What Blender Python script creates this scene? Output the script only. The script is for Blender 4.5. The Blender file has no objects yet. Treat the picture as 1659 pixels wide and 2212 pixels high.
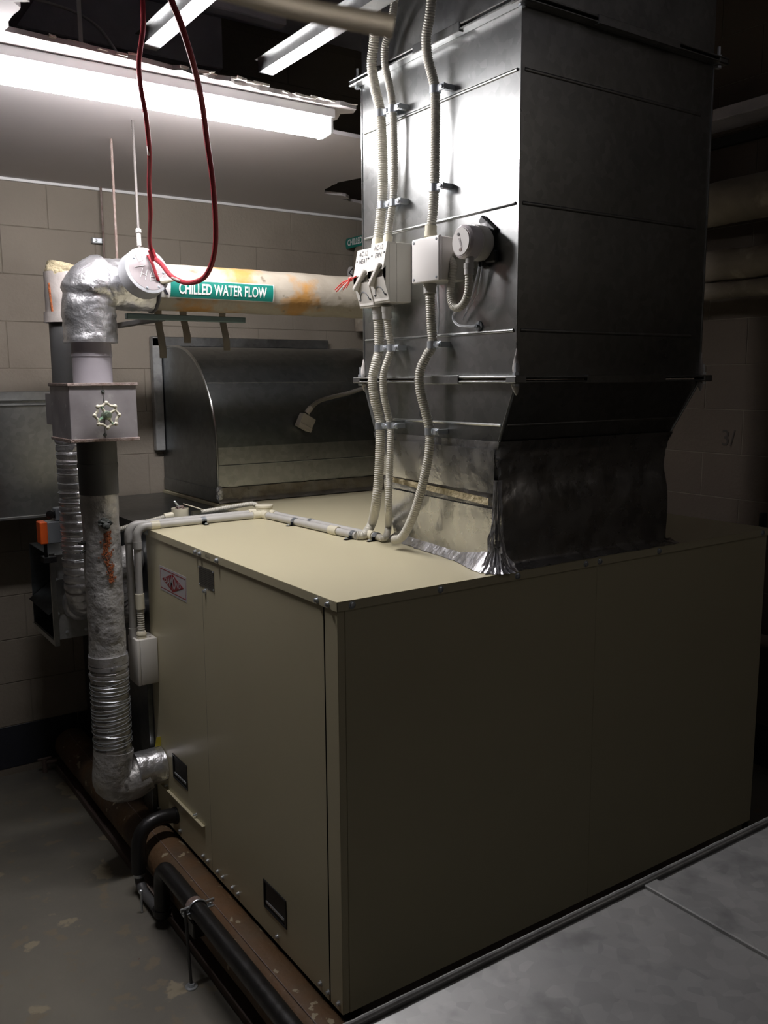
import bpy, bmesh, math, random
from mathutils import Vector, Matrix, noise
random.seed(7)
PI = math.pi
SC = bpy.context.scene
COL = SC.collection
# ------------------------------------------------------------------ camera
FPX, CX, CY = 1905.0, 829.5, 1106.0
PITCH, YAW, ROLL, CAMZ = math.radians(8.55), math.radians(55.5), math.radians(-0.35), 1.65
FW = Vector((math.cos(YAW)*math.cos(PITCH), math.sin(YAW)*math.cos(PITCH), -math.sin(PITCH)))
R0 = Vector((math.sin(YAW), -math.cos(YAW), 0)); U0 = R0.cross(FW)
RT = R0*math.cos(ROLL) + U0*math.sin(ROLL); UP = U0*math.cos(ROLL) - R0*math.sin(ROLL)
CAM = Vector((0, 0, CAMZ))
cd = bpy.data.cameras.new('camera'); cam = bpy.data.objects.new('camera', cd); COL.objects.link(cam)
cd.sensor_fit = 'VERTICAL'; cd.sensor_height = 4.8; cd.lens = FPX/2212*4.8
cd.clip_start = 0.02
cd.dof.use_dof = True; cd.dof.focus_distance = 2.6; cd.dof.aperture_fstop = 2.2
m = Matrix((RT, UP, -FW)).transposed().to_4x4(); m.translation = CAM; cam.matrix_world = m
SC.camera = cam
# ------------------------------------------------------------------ world, exposure
w = bpy.data.worlds.new('world'); SC.world = w; w.use_nodes = True
w.node_tree.nodes['Background'].inputs[0].default_value = (0.8, 0.85, 1, 1)
w.node_tree.nodes['Background'].inputs[1].default_value = 0.01
SC.view_settings.view_transform = 'Standard'; SC.view_settings.look = 'None'
SC.view_settings.exposure = 0.0; SC.view_settings.gamma = 1.0; SC.view_settings.use_curve_mapping = False
LAMP_STRENGTH = 78.0
ADDED_FILL_STRENGTH = 3.9

def P(x, y, ax, v):
    """point seen at photo pixel (x, y) on the plane ax = v"""
    d = FW + RT*((x-CX)/FPX) - UP*((y-CY)/FPX)
    i = 'xyz'.index(ax); return CAM + d*((v-CAM[i])/d[i])
def V(*a): return Vector(a)

# ------------------------------------------------------------------ materials
MATS = {}
def mat(name, base, rough=.5, metal=0.0, var=None, vscale=6.0, bump=0.0, bscale=40.0, rvar=0.0, spec=.5,
        stain=None, emis=None, alpha=None, trans=0.0, voro=0.0, detail=6, coat=0.0):
    mt = bpy.data.materials.new(name); mt.use_nodes = True; nt = mt.node_tree; b = nt.nodes['Principled BSDF']
    b.inputs['Base Color'].default_value = (*base, 1); b.inputs['Roughness'].default_value = rough
    b.inputs['Metallic'].default_value = metal; b.inputs['Specular IOR Level'].default_value = spec
    b.inputs['Transmission Weight'].default_value = trans; b.inputs['Coat Weight'].default_value = coat
    tc = nt.nodes.new('ShaderNodeNewGeometry'); co = tc.outputs['Position']
    def N(t): return nt.nodes.new(t)
    def noise_n(sc, det=detail):
        n = N('ShaderNodeTexNoise'); n.inputs['Scale'].default_value = sc; n.inputs['Detail'].default_value = det
        nt.links.new(co, n.inputs['Vector']); return n
    col = None
    if var:
        n = noise_n(vscale); r = N('ShaderNodeValToRGB'); r.color_ramp.elements[0].position = .32; r.color_ramp.elements[1].position = .68
        r.color_ramp.elements[0].color = (*base, 1); r.color_ramp.elements[1].color = (*var, 1)
        nt.links.new(n.outputs['Fac'], r.inputs['Fac']); col = r.outputs['Color']
    if voro:
        v = N('ShaderNodeTexVoronoi'); v.inputs['Scale'].default_value = voro; nt.links.new(co, v.inputs['Vector'])
        mx = N('ShaderNodeMix'); mx.data_type = 'RGBA'; mx.blend_type = 'MULTIPLY'; mx.inputs['Factor'].default_value = .22
        if col: nt.links.new(col, mx.inputs['A'])
        else: mx.inputs['A'].default_value = (*base, 1)
        bw = N('ShaderNodeRGBToBW'); nt.links.new(v.outputs['Color'], bw.inputs['Color'])
        nt.links.new(bw.outputs[0], mx.inputs['B']); col = mx.outputs['Result']
    if stain:
        for (sc_, sz, lo, hi) in stain:
            n = noise_n(sz); r = N('ShaderNodeValToRGB'); r.color_ramp.elements[0].position = lo; r.color_ramp.elements[1].position = hi
            r.color_ramp.elements[0].color = (0, 0, 0, 1); r.color_ramp.elements[1].color = (1, 1, 1, 1)
            nt.links.new(n.outputs['Fac'], r.inputs['Fac'])
            mx = N('ShaderNodeMix'); mx.data_type = 'RGBA'; nt.links.new(r.outputs['Color'], mx.inputs['Factor'])
            if col: nt.links.new(col, mx.inputs['A'])
            else: mx.inputs['A'].default_value = (*base, 1)
            mx.inputs['B'].default_value = (*sc_, 1); col = mx.outputs['Result']
    if col: nt.links.new(col, b.inputs['Base Color'])
    if rvar:
        n = noise_n(vscale*1.7, 4); mr = N('ShaderNodeMapRange'); mr.inputs['From Min'].default_value = .3; mr.inputs['From Max'].default_value = .7
        mr.inputs['To Min'].default_value = max(.02, rough-rvar); mr.inputs['To Max'].default_value = rough+rvar
        nt.links.new(n.outputs['Fac'], mr.inputs['Value']); nt.links.new(mr.outputs['Result'], b.inputs['Roughness'])
    if bump:
        n = noise_n(bscale, 5); bp = N('ShaderNodeBump'); bp.inputs['Strength'].default_value = bump; bp.inputs['Distance'].default_value = .01
        nt.links.new(n.outputs['Fac'], bp.inputs['Height']); nt.links.new(bp.outputs['Normal'], b.inputs['Normal'])
    if emis:
        b.inputs['Emission Color'].default_value = (*emis[0], 1); b.inputs['Emission Strength'].default_value = emis[1]
    MATS[name] = mt; return mt

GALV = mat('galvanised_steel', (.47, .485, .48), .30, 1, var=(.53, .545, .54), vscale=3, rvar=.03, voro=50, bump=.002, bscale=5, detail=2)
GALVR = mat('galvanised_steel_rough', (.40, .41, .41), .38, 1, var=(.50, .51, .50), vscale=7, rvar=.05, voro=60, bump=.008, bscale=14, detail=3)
GALVD = mat('dark_galvanised_steel', (.24, .26, .27), .34, 1, var=(.28, .30, .31), vscale=3, rvar=.03, voro=40, bump=.002, bscale=5, detail=2)
GALVF = mat('diffuse_galvanised_steel', (.40, .405, .40), .45, .45, var=(.49, .49, .48), vscale=7, rvar=.05, voro=50, bump=.02, bscale=30, stain=[((.21, .21, .21), 13, .55, .75)])
ZINC = mat('zinc_plated_metal', (.66, .70, .74), .32, .75)
FOIL = mat('aluminium_foil_tape', (.86, .86, .88), .34, .88, var=(.55, .55, .58), vscale=14, rvar=.08, bump=.55, bscale=38)
FOILN = mat('aluminium_foil_wrap', (.62, .62, .62), .28, .95, var=(.52, .52, .52), vscale=10, rvar=.08, bump=.22, bscale=26)
FOILD = mat('dull_aged_foil', (.60, .59, .57), .42, .5, var=(.36, .35, .345), vscale=22, rvar=.14, bump=.7, bscale=38, stain=[((.33, .27, .18), 9, .60, .75), ((.20, .19, .18), 30, .64, .70)])
PAINT = mat('beige_cabinet_paint', (.56, .51, .345), .34, 0, var=(.58, .53, .36), vscale=2, bump=.006, bscale=5)
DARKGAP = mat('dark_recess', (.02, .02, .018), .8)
BLACKP = mat('black_plastic', (.015, .015, .016), .4)
PVC = mat('grey_pvc_conduit', (.50, .49, .47), .34, var=(.46, .45, .42), vscale=30)
PVCF = mat('pale_flexible_conduit', (.55, .53, .46), .36)
CREAM = mat('cream_pvc_coupling', (.68, .64, .50), .34)
WHITEP = mat('white_plastic', (.72, .70, .67), .32)
ISO = mat('grey_white_plastic', (.62, .60, .55), .35)
INK = mat('black_marker_ink', (.02, .02, .03), .6)
REDW = mat('red_wire', (.62, .06, .05), .4)
REDC = mat('dark_red_cable', (.24, .02, .028), .6, spec=.25)
ORANGE = mat('orange_plastic', (.85, .13, .02), .4)
GREYB = mat('grey_actuator_plastic', (.22, .24, .26), .5)
CANVAS = mat('painted_pipe_lagging', (.30, .265, .21), .5, 0, var=(.36, .325, .265), vscale=10, bump=.25, bscale=45, stain=[((.40, .21, .06), 6.5, .52, .62), ((.17, .14, .10), 22, .64, .72)])
CANVASG = mat('grey_painted_sleeve', (.34, .32, .34), .48, var=(.27, .25, .27), vscale=5, bump=.06, bscale=30)
CANVASD = mat('dark_grey_sleeve', (.07, .07, .072), .5, var=(.10, .10, .10), vscale=4)
TORN = mat('torn_cream_insulation', (.55, .47, .30), .9, var=(.36, .31, .2), vscale=25, bump=1, bscale=60)
VBOX = mat('painted_sheet_box', (.22, .20, .21), .42, .35, var=(.36, .34, .35), vscale=8, bump=.04, bscale=30, stain=[((.42, .40, .41), 24, .62, .7)])
RUSTE = mat('rusty_sheet_edge', (.17, .11, .09), .6, var=(.27, .22, .2), vscale=40, bump=.4, bscale=120)
RUST = mat('orange_rust', (.36, .10, .025), .9, var=(.12, .035, .015), vscale=60, bump=.6, bscale=120)
TAR = mat('dark_mastic', (.05, .055, .05), .6, bump=.6, bscale=90)
IRONG = mat('chipped_green_cream_iron', (.50, .48, .38), .5, stain=[((.12, .26, .16), 22, .5, .56)], bump=.2, bscale=80)
IRONC = mat('chipped_cream_iron', (.56, .53, .43), .5, stain=[((.12, .26, .16), 11, .60, .66)], bump=.2, bscale=80)
BRASS = mat('green_stained_metal', (.30, .36, .28), .35, .8)
RUBBER = mat('black_rubber_insulation', (.014, .013, .013), .36, bump=.1, bscale=50, rvar=.08, vscale=20)
TANP = mat('tan_rusty_pipe_cladding', (.115, .08, .048), .62, var=(.15, .075, .03), vscale=7, bump=.35, bscale=40, stain=[((.06, .04, .03), 5, .55, .72), ((.36, .30, .2), 24, .64, .67)])
RAIL = mat('painted_steel_rail', (.17, .13, .11), .6, var=(.12, .08, .07), vscale=8, bump=.1, bscale=30)
CONC = mat('worn_concrete_floor', (.155, .145, .12), .55, var=(.20, .185, .15), vscale=2.2, bump=.18, bscale=18, rvar=.1,
           stain=[((.09, .085, .08), 1.3, .5, .7), ((.30, .26, .18), 7.5, .63, .66), ((.20, .17, .12), 16, .60, .66), ((.12, .07, .04), 40, .74, .76)])
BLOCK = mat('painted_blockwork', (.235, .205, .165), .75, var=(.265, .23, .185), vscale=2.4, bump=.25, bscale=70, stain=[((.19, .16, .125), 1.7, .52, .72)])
BLOCKR = mat('dark_brown_blockwork', (.095, .075, .058), .8, var=(.115, .09, .068), vscale=2.2, bump=.25, bscale=70)  # darker brown than the back wall's blocks
MORT = mat('mortar_joint', (.20, .172, .135), .9, bump=.2, bscale=60)
DADO = mat('blue_black_dado_paint', (.022, .025, .035), .5, bump=.1, bscale=40)
BOARD = mat('plasterboard', (.52, .49, .49), .85, var=(.56, .53, .53), vscale=1.5, bump=.02, bscale=20)
GYP = mat('broken_plaster_edge', (.70, .66, .60), .95, bump=.6, bscale=80)
WOOL = mat('dusty_insulation', (.20, .19, .20), 1, var=(.12, .11, .12), vscale=40, bump=1, bscale=90)
SLAB = mat('lightened_soffit', (.80, .80, .95), .9, var=(.5, .5, .65), vscale=3, bump=.2, bscale=20)  # pale blue base paints in the lamp haze over the void
JOIST = mat('lightened_dusty_timber', (.55, .52, .56), .85, var=(.36, .34, .38), vscale=6, bump=.2, bscale=40)  # base raised along with the soffit to brighten the void
LAMPB = mat('white_enamel_batten', (.8, .8, .8), .35)
LAMP = mat('opal_lamp_diffuser', (.9, .9, .9), .4, emis=((1.0, .965, .98), LAMP_STRENGTH))
GREEN = mat('green_label', (.005, .16, .125), .4)
LABELW = mat('white_label', (.72, .71, .70), .4)
STKR = mat('sticker_white', (.52, .50, .52), .4)
STKRED = mat('sticker_red', (.33, .015, .02), .4)
PLATE = mat('engraved_nameplate', (.16, .155, .13), .4, .6)
CLEAR = mat('clear_plastic', (.95, .93, .95), .08, trans=.75)
CLEARD = mat('clear_hose', (.9, .92, .95), .1, trans=.6)
SEAL = mat('pale_duct_sealant', (.42, .40, .38), .6, bump=.3, bscale=60)
PIPER = mat('aged_pipe_lagging', (.20, .17, .135), .7, var=(.28, .24, .19), vscale=9, bump=.4, bscale=30, stain=[((.40, .35, .27), 8, .6, .68)])
TAPE = mat('aged_tape', (.30, .27, .22), .6, var=(.36, .33, .28), vscale=20)
YEL = mat('yellow_tag', (.5, .42, .04), .5)

def skew(bm, k=.068):
    for v in bm.verts:
        t_ = min(1, max(0, (v.co.z-1.145)/.30)); s_ = min(1, max(0, (v.co.y-1.73)/.55)); xx = min(1, max(0, (2.236-v.co.x)/.68))
        v.co.x += k*(1-t_)*s_*xx
# ------------------------------------------------------------------ object helpers
def tag(o, label=None, cat=None, group=None, kind=None):
    if label: o['label'] = label
    if cat: o['category'] = cat
    if group: o['group'] = group
    if kind: o['kind'] = kind
    return o
def thing(name, label, cat, loc=(0, 0, 0), group=None):
    o = bpy.data.objects.new(name, None); COL.objects.link(o); o.location = loc; o.empty_display_size = .05
    return tag(o, label, cat, group)
def wloc(o):
    v = Vector((0, 0, 0))
    while o: v = v + o.location; o = o.parent
    return v
def obj(name, bm, mt, parent=None, smooth=True, loc=None, label=None, ang=35):
    """bm is in world coordinates; the object's origin goes to loc (or its centre)"""
    bmesh.ops.recalc_face_normals(bm, faces=bm.faces[:])
    if smooth:
        for f in bm.faces: f.smooth = True
        for e in bm.edges:
            if len(e.link_faces) == 2 and e.calc_face_angle(0) > math.radians(ang): e.smooth = False
    if loc is None:
        c = Vector((0, 0, 0))
        for v in bm.verts: c += v.co
        loc = c/max(1, len(bm.verts))
    loc = Vector(loc)
    bmesh.ops.translate(bm, verts=bm.verts[:], vec=-loc)
    me = bpy.data.meshes.new(name); bm.to_mesh(me); bm.free()
    o = bpy.data.objects.new(name, me); COL.objects.link(o); me.materials.append(mt)
    if parent: o.parent = parent; o.location = loc - wloc(parent)
    else: o.location = loc
    if label: o['label'] = label
    return o
def struct(name, bm, mt, parent=None, smooth=False):
    o = obj(name, bm, mt, parent, smooth, loc=(0, 0, 0)); o['kind'] = 'structure'; return o
def NB(): return bmesh.new()
def box(bm, a, b, bev=0.0, seg=1):
    a = Vector(a); b = Vector(b); c = (a+b)/2; s = b-a
    r = bmesh.ops.create_cube(bm, size=1, matrix=Matrix.Translation(c) @ Matrix.Diagonal((abs(s.x), abs(s.y), abs(s.z), 1)))
    if bev:
        es = list({e for v in r['verts'] for e in v.link_edges})
        bmesh.ops.bevel(bm, geom=es, offset=bev, segments=seg, affect='EDGES', profile=.5)
    return bm
def obox(bm, c, ax, ay, az, s, bev=0.0, seg=1):
    """oriented box: centre, three unit axes, sizes"""
    M = Matrix((ax, ay, az)).transposed().to_4x4(); M.translation = c
    r = bmesh.ops.create_cube(bm, size=1, matrix=M @ Matrix.Diagonal((*s, 1)))
    if bev:
        es = list({e for v in r['verts'] for e in v.link_edges})
        bmesh.ops.bevel(bm, geom=es, offset=bev, segments=seg, affect='EDGES', profile=.5)
    return bm
def quadslab(bm, pts, th):
    """flat polygon with thickness; th is an offset vector"""
    a = [bm.verts.new(p) for p in pts]; b = [bm.verts.new(Vector(p)+Vector(th)) for p in pts]
    bm.faces.new(a); bm.faces.new(b[::-1]); n = len(a)
    for i in range(n): bm.faces.new((a[i], b[i], b[(i+1) % n], a[(i+1) % n]))
    return bm
def frame_of(d):
    d = d.normalized(); r = Vector((0, 0, 1)) if abs(d.z) < .9 else Vector((1, 0, 0))
    u = d.cross(r).normalized(); return u, d.cross(u).normalized()
def cyl(bm, a, b, r, r2=None, n=20, cap=True):
    return tube(bm, [a, b], r, n, cap, radii=[r, r if r2 is None else r2])
def tube(bm, pts, r, n=12, cap=True, radii=None, twist=None):
    pts = [Vector(p) for p in pts]; rings = []; u = None
    for i, p in enumerate(pts):
        d = (pts[min(i+1, len(pts)-1)]-pts[max(i-1, 0)]).normalized()
        if u is None: u, _ = frame_of(d)
        u = (u-d*u.dot(d)).normalized(); v = d.cross(u)
        rr = radii[i] if radii else r
        rings.append([bm.verts.new(p+(u*math.cos(2*PI*k/n)+v*math.sin(2*PI*k/n))*rr) for k in range(n)])
    for a, b in zip(rings, rings[1:]):
        for k in range(n): bm.faces.new((a[k], a[(k+1) % n], b[(k+1) % n], b[k]))
    if cap: bm.faces.new(rings[0][::-1]); bm.faces.new(rings[-1])
    return bm
def smoothpath(pts, step=.01):
    pts = [Vector(p) for p in pts]; out = []
    q = [pts[0]*2-pts[1]]+pts+[pts[-1]*2-pts[-2]]
    for i in range(1, len(q)-2):
        p0, p1, p2, p3 = q[i-1], q[i], q[i+1], q[i+2]
        n = max(2, int((p2-p1).length/step))
        for k in range(n):
            t = k/n
            out.append(.5*((2*p1)+(-p0+p2)*t+(2*p0-5*p1+4*p2-p3)*t*t+(-p0+3*p1-3*p2+p3)*t**3))
    out.append(pts[-1]); return out
def resample(pts, step):
    out = [pts[0]]; acc = 0
    for a, b in zip(pts, pts[1:]):
        L = (b-a).length; 
        if L < 1e-9: continue
        t = step-acc
        while t <= L: out.append(a+(b-a)*(t/L)); t += step
        acc = (acc+L) % step
    return out
def corrugated(bm, pts, r, pitch=.0064, n=14, depth=.15):
    pp = resample(smoothpath(pts, .006), pitch/4)
    prof = [1, 1-depth*.2, 1-depth, 1-depth*.2]
    return tube(bm, pp, r, n, True, radii=[r*prof[i % 4] for i in range(len(pp))])
def arc(c, a, b, r, n=8):
    """quarter bend: from c+a*r to c+b*r"""
    return [c+(a*math.cos(PI/2*i/n)+b*math.sin(PI/2*i/n))*r for i in range(n+1)]
def lathe(bm, c, axis, prof, n=24):
    """prof: (distance along axis, radius)"""
    axis = axis.normalized(); u, v = frame_of(axis); rings = []
    for (h, r) in prof:
        rings.append([bm.verts.new(c+axis*h+(u*math.cos(2*PI*k/n)+v*math.sin(2*PI*k/n))*max(r, 1e-5)) for k in range(n)])
    for a, b in zip(rings, rings[1:]):
        for k in range(n): bm.faces.new((a[k], a[(k+1) % n], b[(k+1) % n], b[k]))
    bm.faces.new(rings[0][::-1]); bm.faces.new(rings[-1])
    return bm
def jitter(bm, amp, sc, seed=0, verts=None):
    for v in (verts or bm.verts):
        v.co += noise.noise_vector(v.co*sc+Vector((seed, seed, 0)))*amp
def screw(bm, p, n, r=.005, h=.005):
    lathe(bm, Vector(p), n, [(0, r*1.5), (.001, r*1.5), (.0012, r), (h, r), (h*1.15, r*.6)], 8)
def textbm(s, size, sx=1.0, bold=0.0, cuts=0):
    cu = bpy.data.curves.new('lettering', 'FONT'); cu.body = s; cu.size = size; cu.align_x = 'CENTER'; cu.align_y = 'CENTER'
    cu.offset = bold; cu.resolution_u = 3
    o = bpy.data.objects.new('lettering', cu); COL.objects.link(o)
    dg = bpy.context.evaluated_depsgraph_get(); dg.update(); me = bpy.data.meshes.new_from_object(o.evaluated_get(dg))
    bm = NB(); bm.from_mesh(me); bpy.data.objects.remove(o); bpy.data.meshes.remove(me); bpy.data.curves.remove(cu)
    for v in bm.verts: v.co.x *= sx
    if cuts:
        ys = [v.co.y for v in bm.verts]; y0, y1 = min(ys), max(ys)
        for i in range(1, cuts):
            bmesh.ops.bisect_plane(bm, geom=bm.verts[:]+bm.edges[:]+bm.faces[:], plane_co=(0, y0+(y1-y0)*i/cuts, 0), plane_no=(0, 1, 0))
    return bm
def mapbm(bm, f):
    for v in bm.verts: v.co = f(v.co.x, v.co.y, v.co.z)
    return bm
def on_left_face(X, Y, Z, lift=.0012):          # faces -X; right is -Y
    return lambda u, v, w: Vector((X-lift-w, Y-u, Z+v))
def stroke(bm, pts, r=.0008):
    tube(bm, pts, r, 4)

# ================================================================== SETTING
FLOOR = -0.08
WX, WY = 3.45, 4.0            # right wall plane, back wall plane
struct('floor', box(NB(), (-2.6, -2.6, FLOOR-.15), (WX+.2, WY+.2, FLOOR)), CONC)
wb = struct('wall_back', box(NB(), (-2.6, WY+.0025, FLOOR), (WX+.2, WY+.2, 3.4)), MORT)
wr = struct('wall_right', box(NB(), (WX+.0025, -2.6, FLOOR), (WX+.2, WY+.0025, 3.4)), MORT)
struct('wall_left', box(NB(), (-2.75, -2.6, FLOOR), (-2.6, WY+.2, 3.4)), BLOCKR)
struct('wall_front', box(NB(), (-2.75, -2.75, FLOOR), (WX+.2, -2.6, 3.4)), mat('pale_painted_wall', (.36, .33, .28), .8))
# blocks: bevelled faces proud of the mortar, one object each, meshes shared
def block_mesh(L, Hh, mt, axis):
    bm = NB(); d = .03; b = .0016
    if axis == 'y': box(bm, (-L/2, 0, -Hh/2), (L/2, d, Hh/2), b)
    else: box(bm, (0, -L/2, -Hh/2), (d, L/2, Hh/2), b)
    me = bpy.data.meshes.new('block'); bm.to_mesh(me); bm.free(); me.materials.append(mt); return me
TOP = 2.29; CH = .195; JT = .0028
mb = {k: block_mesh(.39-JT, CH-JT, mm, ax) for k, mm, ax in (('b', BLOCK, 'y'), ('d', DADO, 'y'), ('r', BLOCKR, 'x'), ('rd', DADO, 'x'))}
def blk(me, loc, par):
    o = bpy.data.objects.new('block', me); COL.objects.link(o); o.parent = par; o.location = loc
for r in range(-5, 13):
    zc = TOP-CH*(r+.5)
    if zc < FLOOR: continue
    for i in range(-3, 11):
        xc = -.14+.39*i+(.195 if r % 2 else 0)
        if xc+.2 > WX: continue
        if r < -1 and xc < 1.2: continue
        blk(mb['d'] if zc < .14 else mb['b'], (xc, WY+random.uniform(-.0008, .0008), zc), wb)
    for i in range(0, 9):
        yc = .52+.39*i+(.195 if r % 2 else 0)
        if yc+.2 > WY: continue
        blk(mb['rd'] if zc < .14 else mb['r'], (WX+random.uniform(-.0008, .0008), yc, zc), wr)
# ceiling: plasterboard sheet with a torn cut-out, soffit with lightened colour above
struct('ceiling', box(NB(), (-2.75, -2.75, 3.3), (WX+.2, WY+.2, 3.4)), SLAB)
CZ = 2.48
def ragged(a, b, n, amp, seed=0):
    out = []
    a = Vector(a); b = Vector(b); nrm = Vector((-(b-a).y, (b-a).x)).normalized()
    for i in range(n): out.append(a+(b-a)*(i/n)+nrm*noise.noise(Vector((i*1.3+seed, seed, .5)))*amp)
    return out
poly = [(-2.6, WY), (-2.6, -2.6), (.50, -2.6)]
edge = ragged((.50, -2.6), (.535, 2.0), 20, .03, 3)+ragged((.54, 2.06), (.525, 2.36), 14, .03, 1)
front_edge = ragged((.535, 2.372), (.95, 2.40), 8, .004, 4)+ragged((.95, 2.40), (1.50, 2.445), 26, .014, 9)+[V(1.51, 2.42), V(1.575, 2.43), V(1.59, 2.47), V(1.56, 2.5)]
far_edge = ragged((1.57, 2.52), (1.60, 2.70), 5, .02, 2)+ragged((1.62, 2.70), (2.25, 2.74), 12, .012, 8)+ragged((2.3, 2.76), (2.09, 3.18), 6, .03, 5)+[V(2.065, 3.34)]+ragged((2.07, 3.36), (2.115, 3.56), 5, .02, 6)+ragged((2.13, 3.56), (2.27, 3.555), 6, .01, 6)+[V(2.29, 3.60), V(2.27, 3.63)]+ragged((2.3, 3.64), (2.42, 3.67), 6, .015, 7)+[V(2.5, 3.66), V(WX, 3.7), V(WX, WY)]
pl2 = [V(*p) for p in poly]+edge[1:]+front_edge+far_edge
bm = NB(); quadslab(bm, [V(p[0], p[1], CZ) for p in pl2], (0, 0, .013))
bmesh.ops.triangulate(bm, faces=[f for f in bm.faces if len(f.verts) > 4])
ceil_sheet = struct('ceiling.001', bm, BOARD)
# torn paper and plaster along the cut edge
bm = NB()
for i in range(26):
    t = random.random()**.6; x = .56+t*1.0; y = 2.374+.055*t+random.uniform(-.004, .006)
    c = V(x, y, CZ+.009+random.uniform(-.004, .006)); a = random.uniform(-.4, .4)
    obox(bm, c, V(math.cos(a), math.sin(a), 0), V(-math.sin(a), math.cos(a), 0), V(0, 0, 1), (random.uniform(.012, .07), random.uniform(.003, .009), random.uniform(.002, .007)), .0008)
jitter(bm, .004, 60)
g = obj('broken_edge', bm, GYP, ceil_sheet, False); g['kind'] = 'stuff'
# cornice angle where sheet meets the back wall
struct('trim_1', box(NB(), (-2.6, WY-.016, CZ-.012), (WX, WY-.0005, CZ-.0002), .002), LAMPB)
# insulation batt lying on the sheet
bm = NB(); n = 90
for j in range(6):
    for i in range(n+1):
        x = .58+(1.52-.58)*i/n; y = 2.395+.048*i/n+j*.09
        bm.verts.new((x, y+.004+.008*noise.noise(V(x*30, j, 0)), CZ+.0135+(0 if j in (0, 5) else .022+.02*noise.noise(V(x*12, j*3, 2)))))
bm.verts.ensure_lookup_table()
for j in range(5):
    for i in range(n):
        a = j*(n+1)+i; bm.faces.new([bm.verts[k] for k in (a, a+1, a+n+2, a+n+1)])
tag(obj('insulation_batt', bm, WOOL), 'grey fluffy insulation lying on top of the torn plasterboard edge', 'insulation')

# ---- ceiling void
def channel(x, y0, y1, z, wd, ht, label):
    t = thing('furring_channel', label, 'channel', (x, (y0+y1)/2, z), 'galvanised channels above the torn ceiling')
    obj('web', box(NB(), (x-wd/2, y0, z), (x+wd/2, y1, z+.0012)), GALVR, t, False)
    for s, nm in ((-1, 'side_flange'), (1, 'side_flange')):
        obj(nm, box(NB(), (x+s*wd/2-.0006, y0, z), (x+s*wd/2+.0006, y1, z+ht)), GALVR, t, False)
        obj('lip', box(NB(), (x+s*wd/2, y0, z+ht-.001), (x+s*(wd/2+.012), y1, z+ht)), GALVR, t, False)
channel(.90, -1.2, 2.395, 2.515, .045, .032, 'short galvanised channel seen left, above the looped red cable')
channel(1.245, -1.2, 2.395, 2.515, .045, .032, 'long galvanised channel nearest the big silver duct')
for (y, z0, z1, nm, lab) in ((2.75, 2.80, 2.98, 'joist', 'dark joist just behind the torn plasterboard edge'), (3.25, 2.80, 2.98, 'joist', 'dark joist deeper in the void, second from the edge'),
                             (2.05, 2.86, 3.06, 'joist', 'dark joist directly above the two galvanised channels'), (1.35, 2.86, 3.06, 'joist', 'dark joist nearest the viewer above the void')):
    tag(obj('joist', box(NB(), (-.4, y-.025, z0), (1.5, y+.025, z1), .004), JOIST, None, False), lab, 'joist', 'dark joists in the ceiling void')
# steel beam at right angles and a few services
t = thing('ceiling_beam', 'dark steel beam crossing the ceiling void near the top left', 'beam', (.62, 2.4, 2.9))
obj('flange', box(NB(), (.55, .4, 2.70), (.70, 3.9, 2.712)), JOIST, t, False)
obj('web', box(NB(), (.62, .4, 2.712), (.63, 3.9, 2.95)), JOIST, t, False)
obj('flange', box(NB(), (.55, .4, 2.95), (.70, 3.9, 2.962)), JOIST, t, False)
tag(obj('slack_wire', tube(NB(), smoothpath([P(40, -10, 'z', 2.75), P(110, 8, 'z', 2.74), P(170, 30, 'z', 2.72), P(215, 62, 'z', 2.66), P(250, 110, 'z', 2.56)], .02), .0045, 8), PVC), 'grey wire sagging through the dark void at top left', 'wire')
tag(obj('hanger_strap', box(NB(), P(174, 76, 'z', 2.6)-V(.006, .001, .03), P(174, 76, 'z', 2.6)+V(.006, .001, .14)), PVC, None, False), 'small pale strap standing up behind the plasterboard edge', 'strap')
cpts = [P(845, 62, 'z', 2.0), P(700, 38, 'z', 2.02), P(540, 0, 'z', 2.04), P(300, -70, 'z', 2.08), P(60, -150, 'z', 2.14)]
bm = NB()
kd = .42
def near(px, py, d): return CAM+(FW+RT*((px-CX)/FPX)-UP*((py-CY)/FPX))*d
tube(bm, smoothpath([near(850, 58, .34), near(780, 45, .34), near(690, 28, .345), near(560, -2, .35), near(380, -60, .37), near(150, -180, .40), near(-60, -420, .44)], .02), .0042, 14)
tag(obj('hanging_cable', bm, mat('pale_cable_sheath', (.74, .66, .52), .7, trans=.45)), 'cream cable end hanging out of focus close to the viewer, top centre', 'cable')

# ================================================================== FLUORESCENT LIGHT
LY, LZ0 = 2.50, CZ
t = thing('fluorescent_light', 'lit fluorescent batten under the plasterboard edge, glaring white', 'light', (.87, LY, CZ))
obj('batten_body', box(NB(), (.455, LY-.045, CZ-.030), (1.515, LY+.045, CZ-.001), .003), LAMPB, t)
bm = NB(); pr = []
for k in range(9):
    a = PI*k/8; pr.append((LY-.043*math.cos(a), CZ-.031-.052*math.sin(a)**.7))
a = [bm.verts.new((.47, y, z)) for y, z in pr]; b = [bm.verts.new((1.495, y, z)) for y, z in pr]
for i in range(8): bm.faces.new((a[i], a[i+1], b[i+1], b[i]))
bm.faces.new(a); bm.faces.new(b); bm.faces.new((a[0], a[-1], b[-1], b[0]))
obj('diffuser', bm, LAMP, t)
obj('end_cap', box(NB(), (1.495, LY-.044, CZ-.078), (1.509, LY+.044, CZ-.030), .004), LAMPB, t)
obj('end_cap', box(NB(), (.456, LY-.044, CZ-.078), (.47, LY+.044, CZ-.030), .004), LAMPB, t)
t = thing('fluorescent_light', 'added fill light, unseen, hung behind the viewer near the right wall', 'light', (2.75, -1.0, 2.9))  # added fill lamp out of view, brightens the shaded faces
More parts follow.
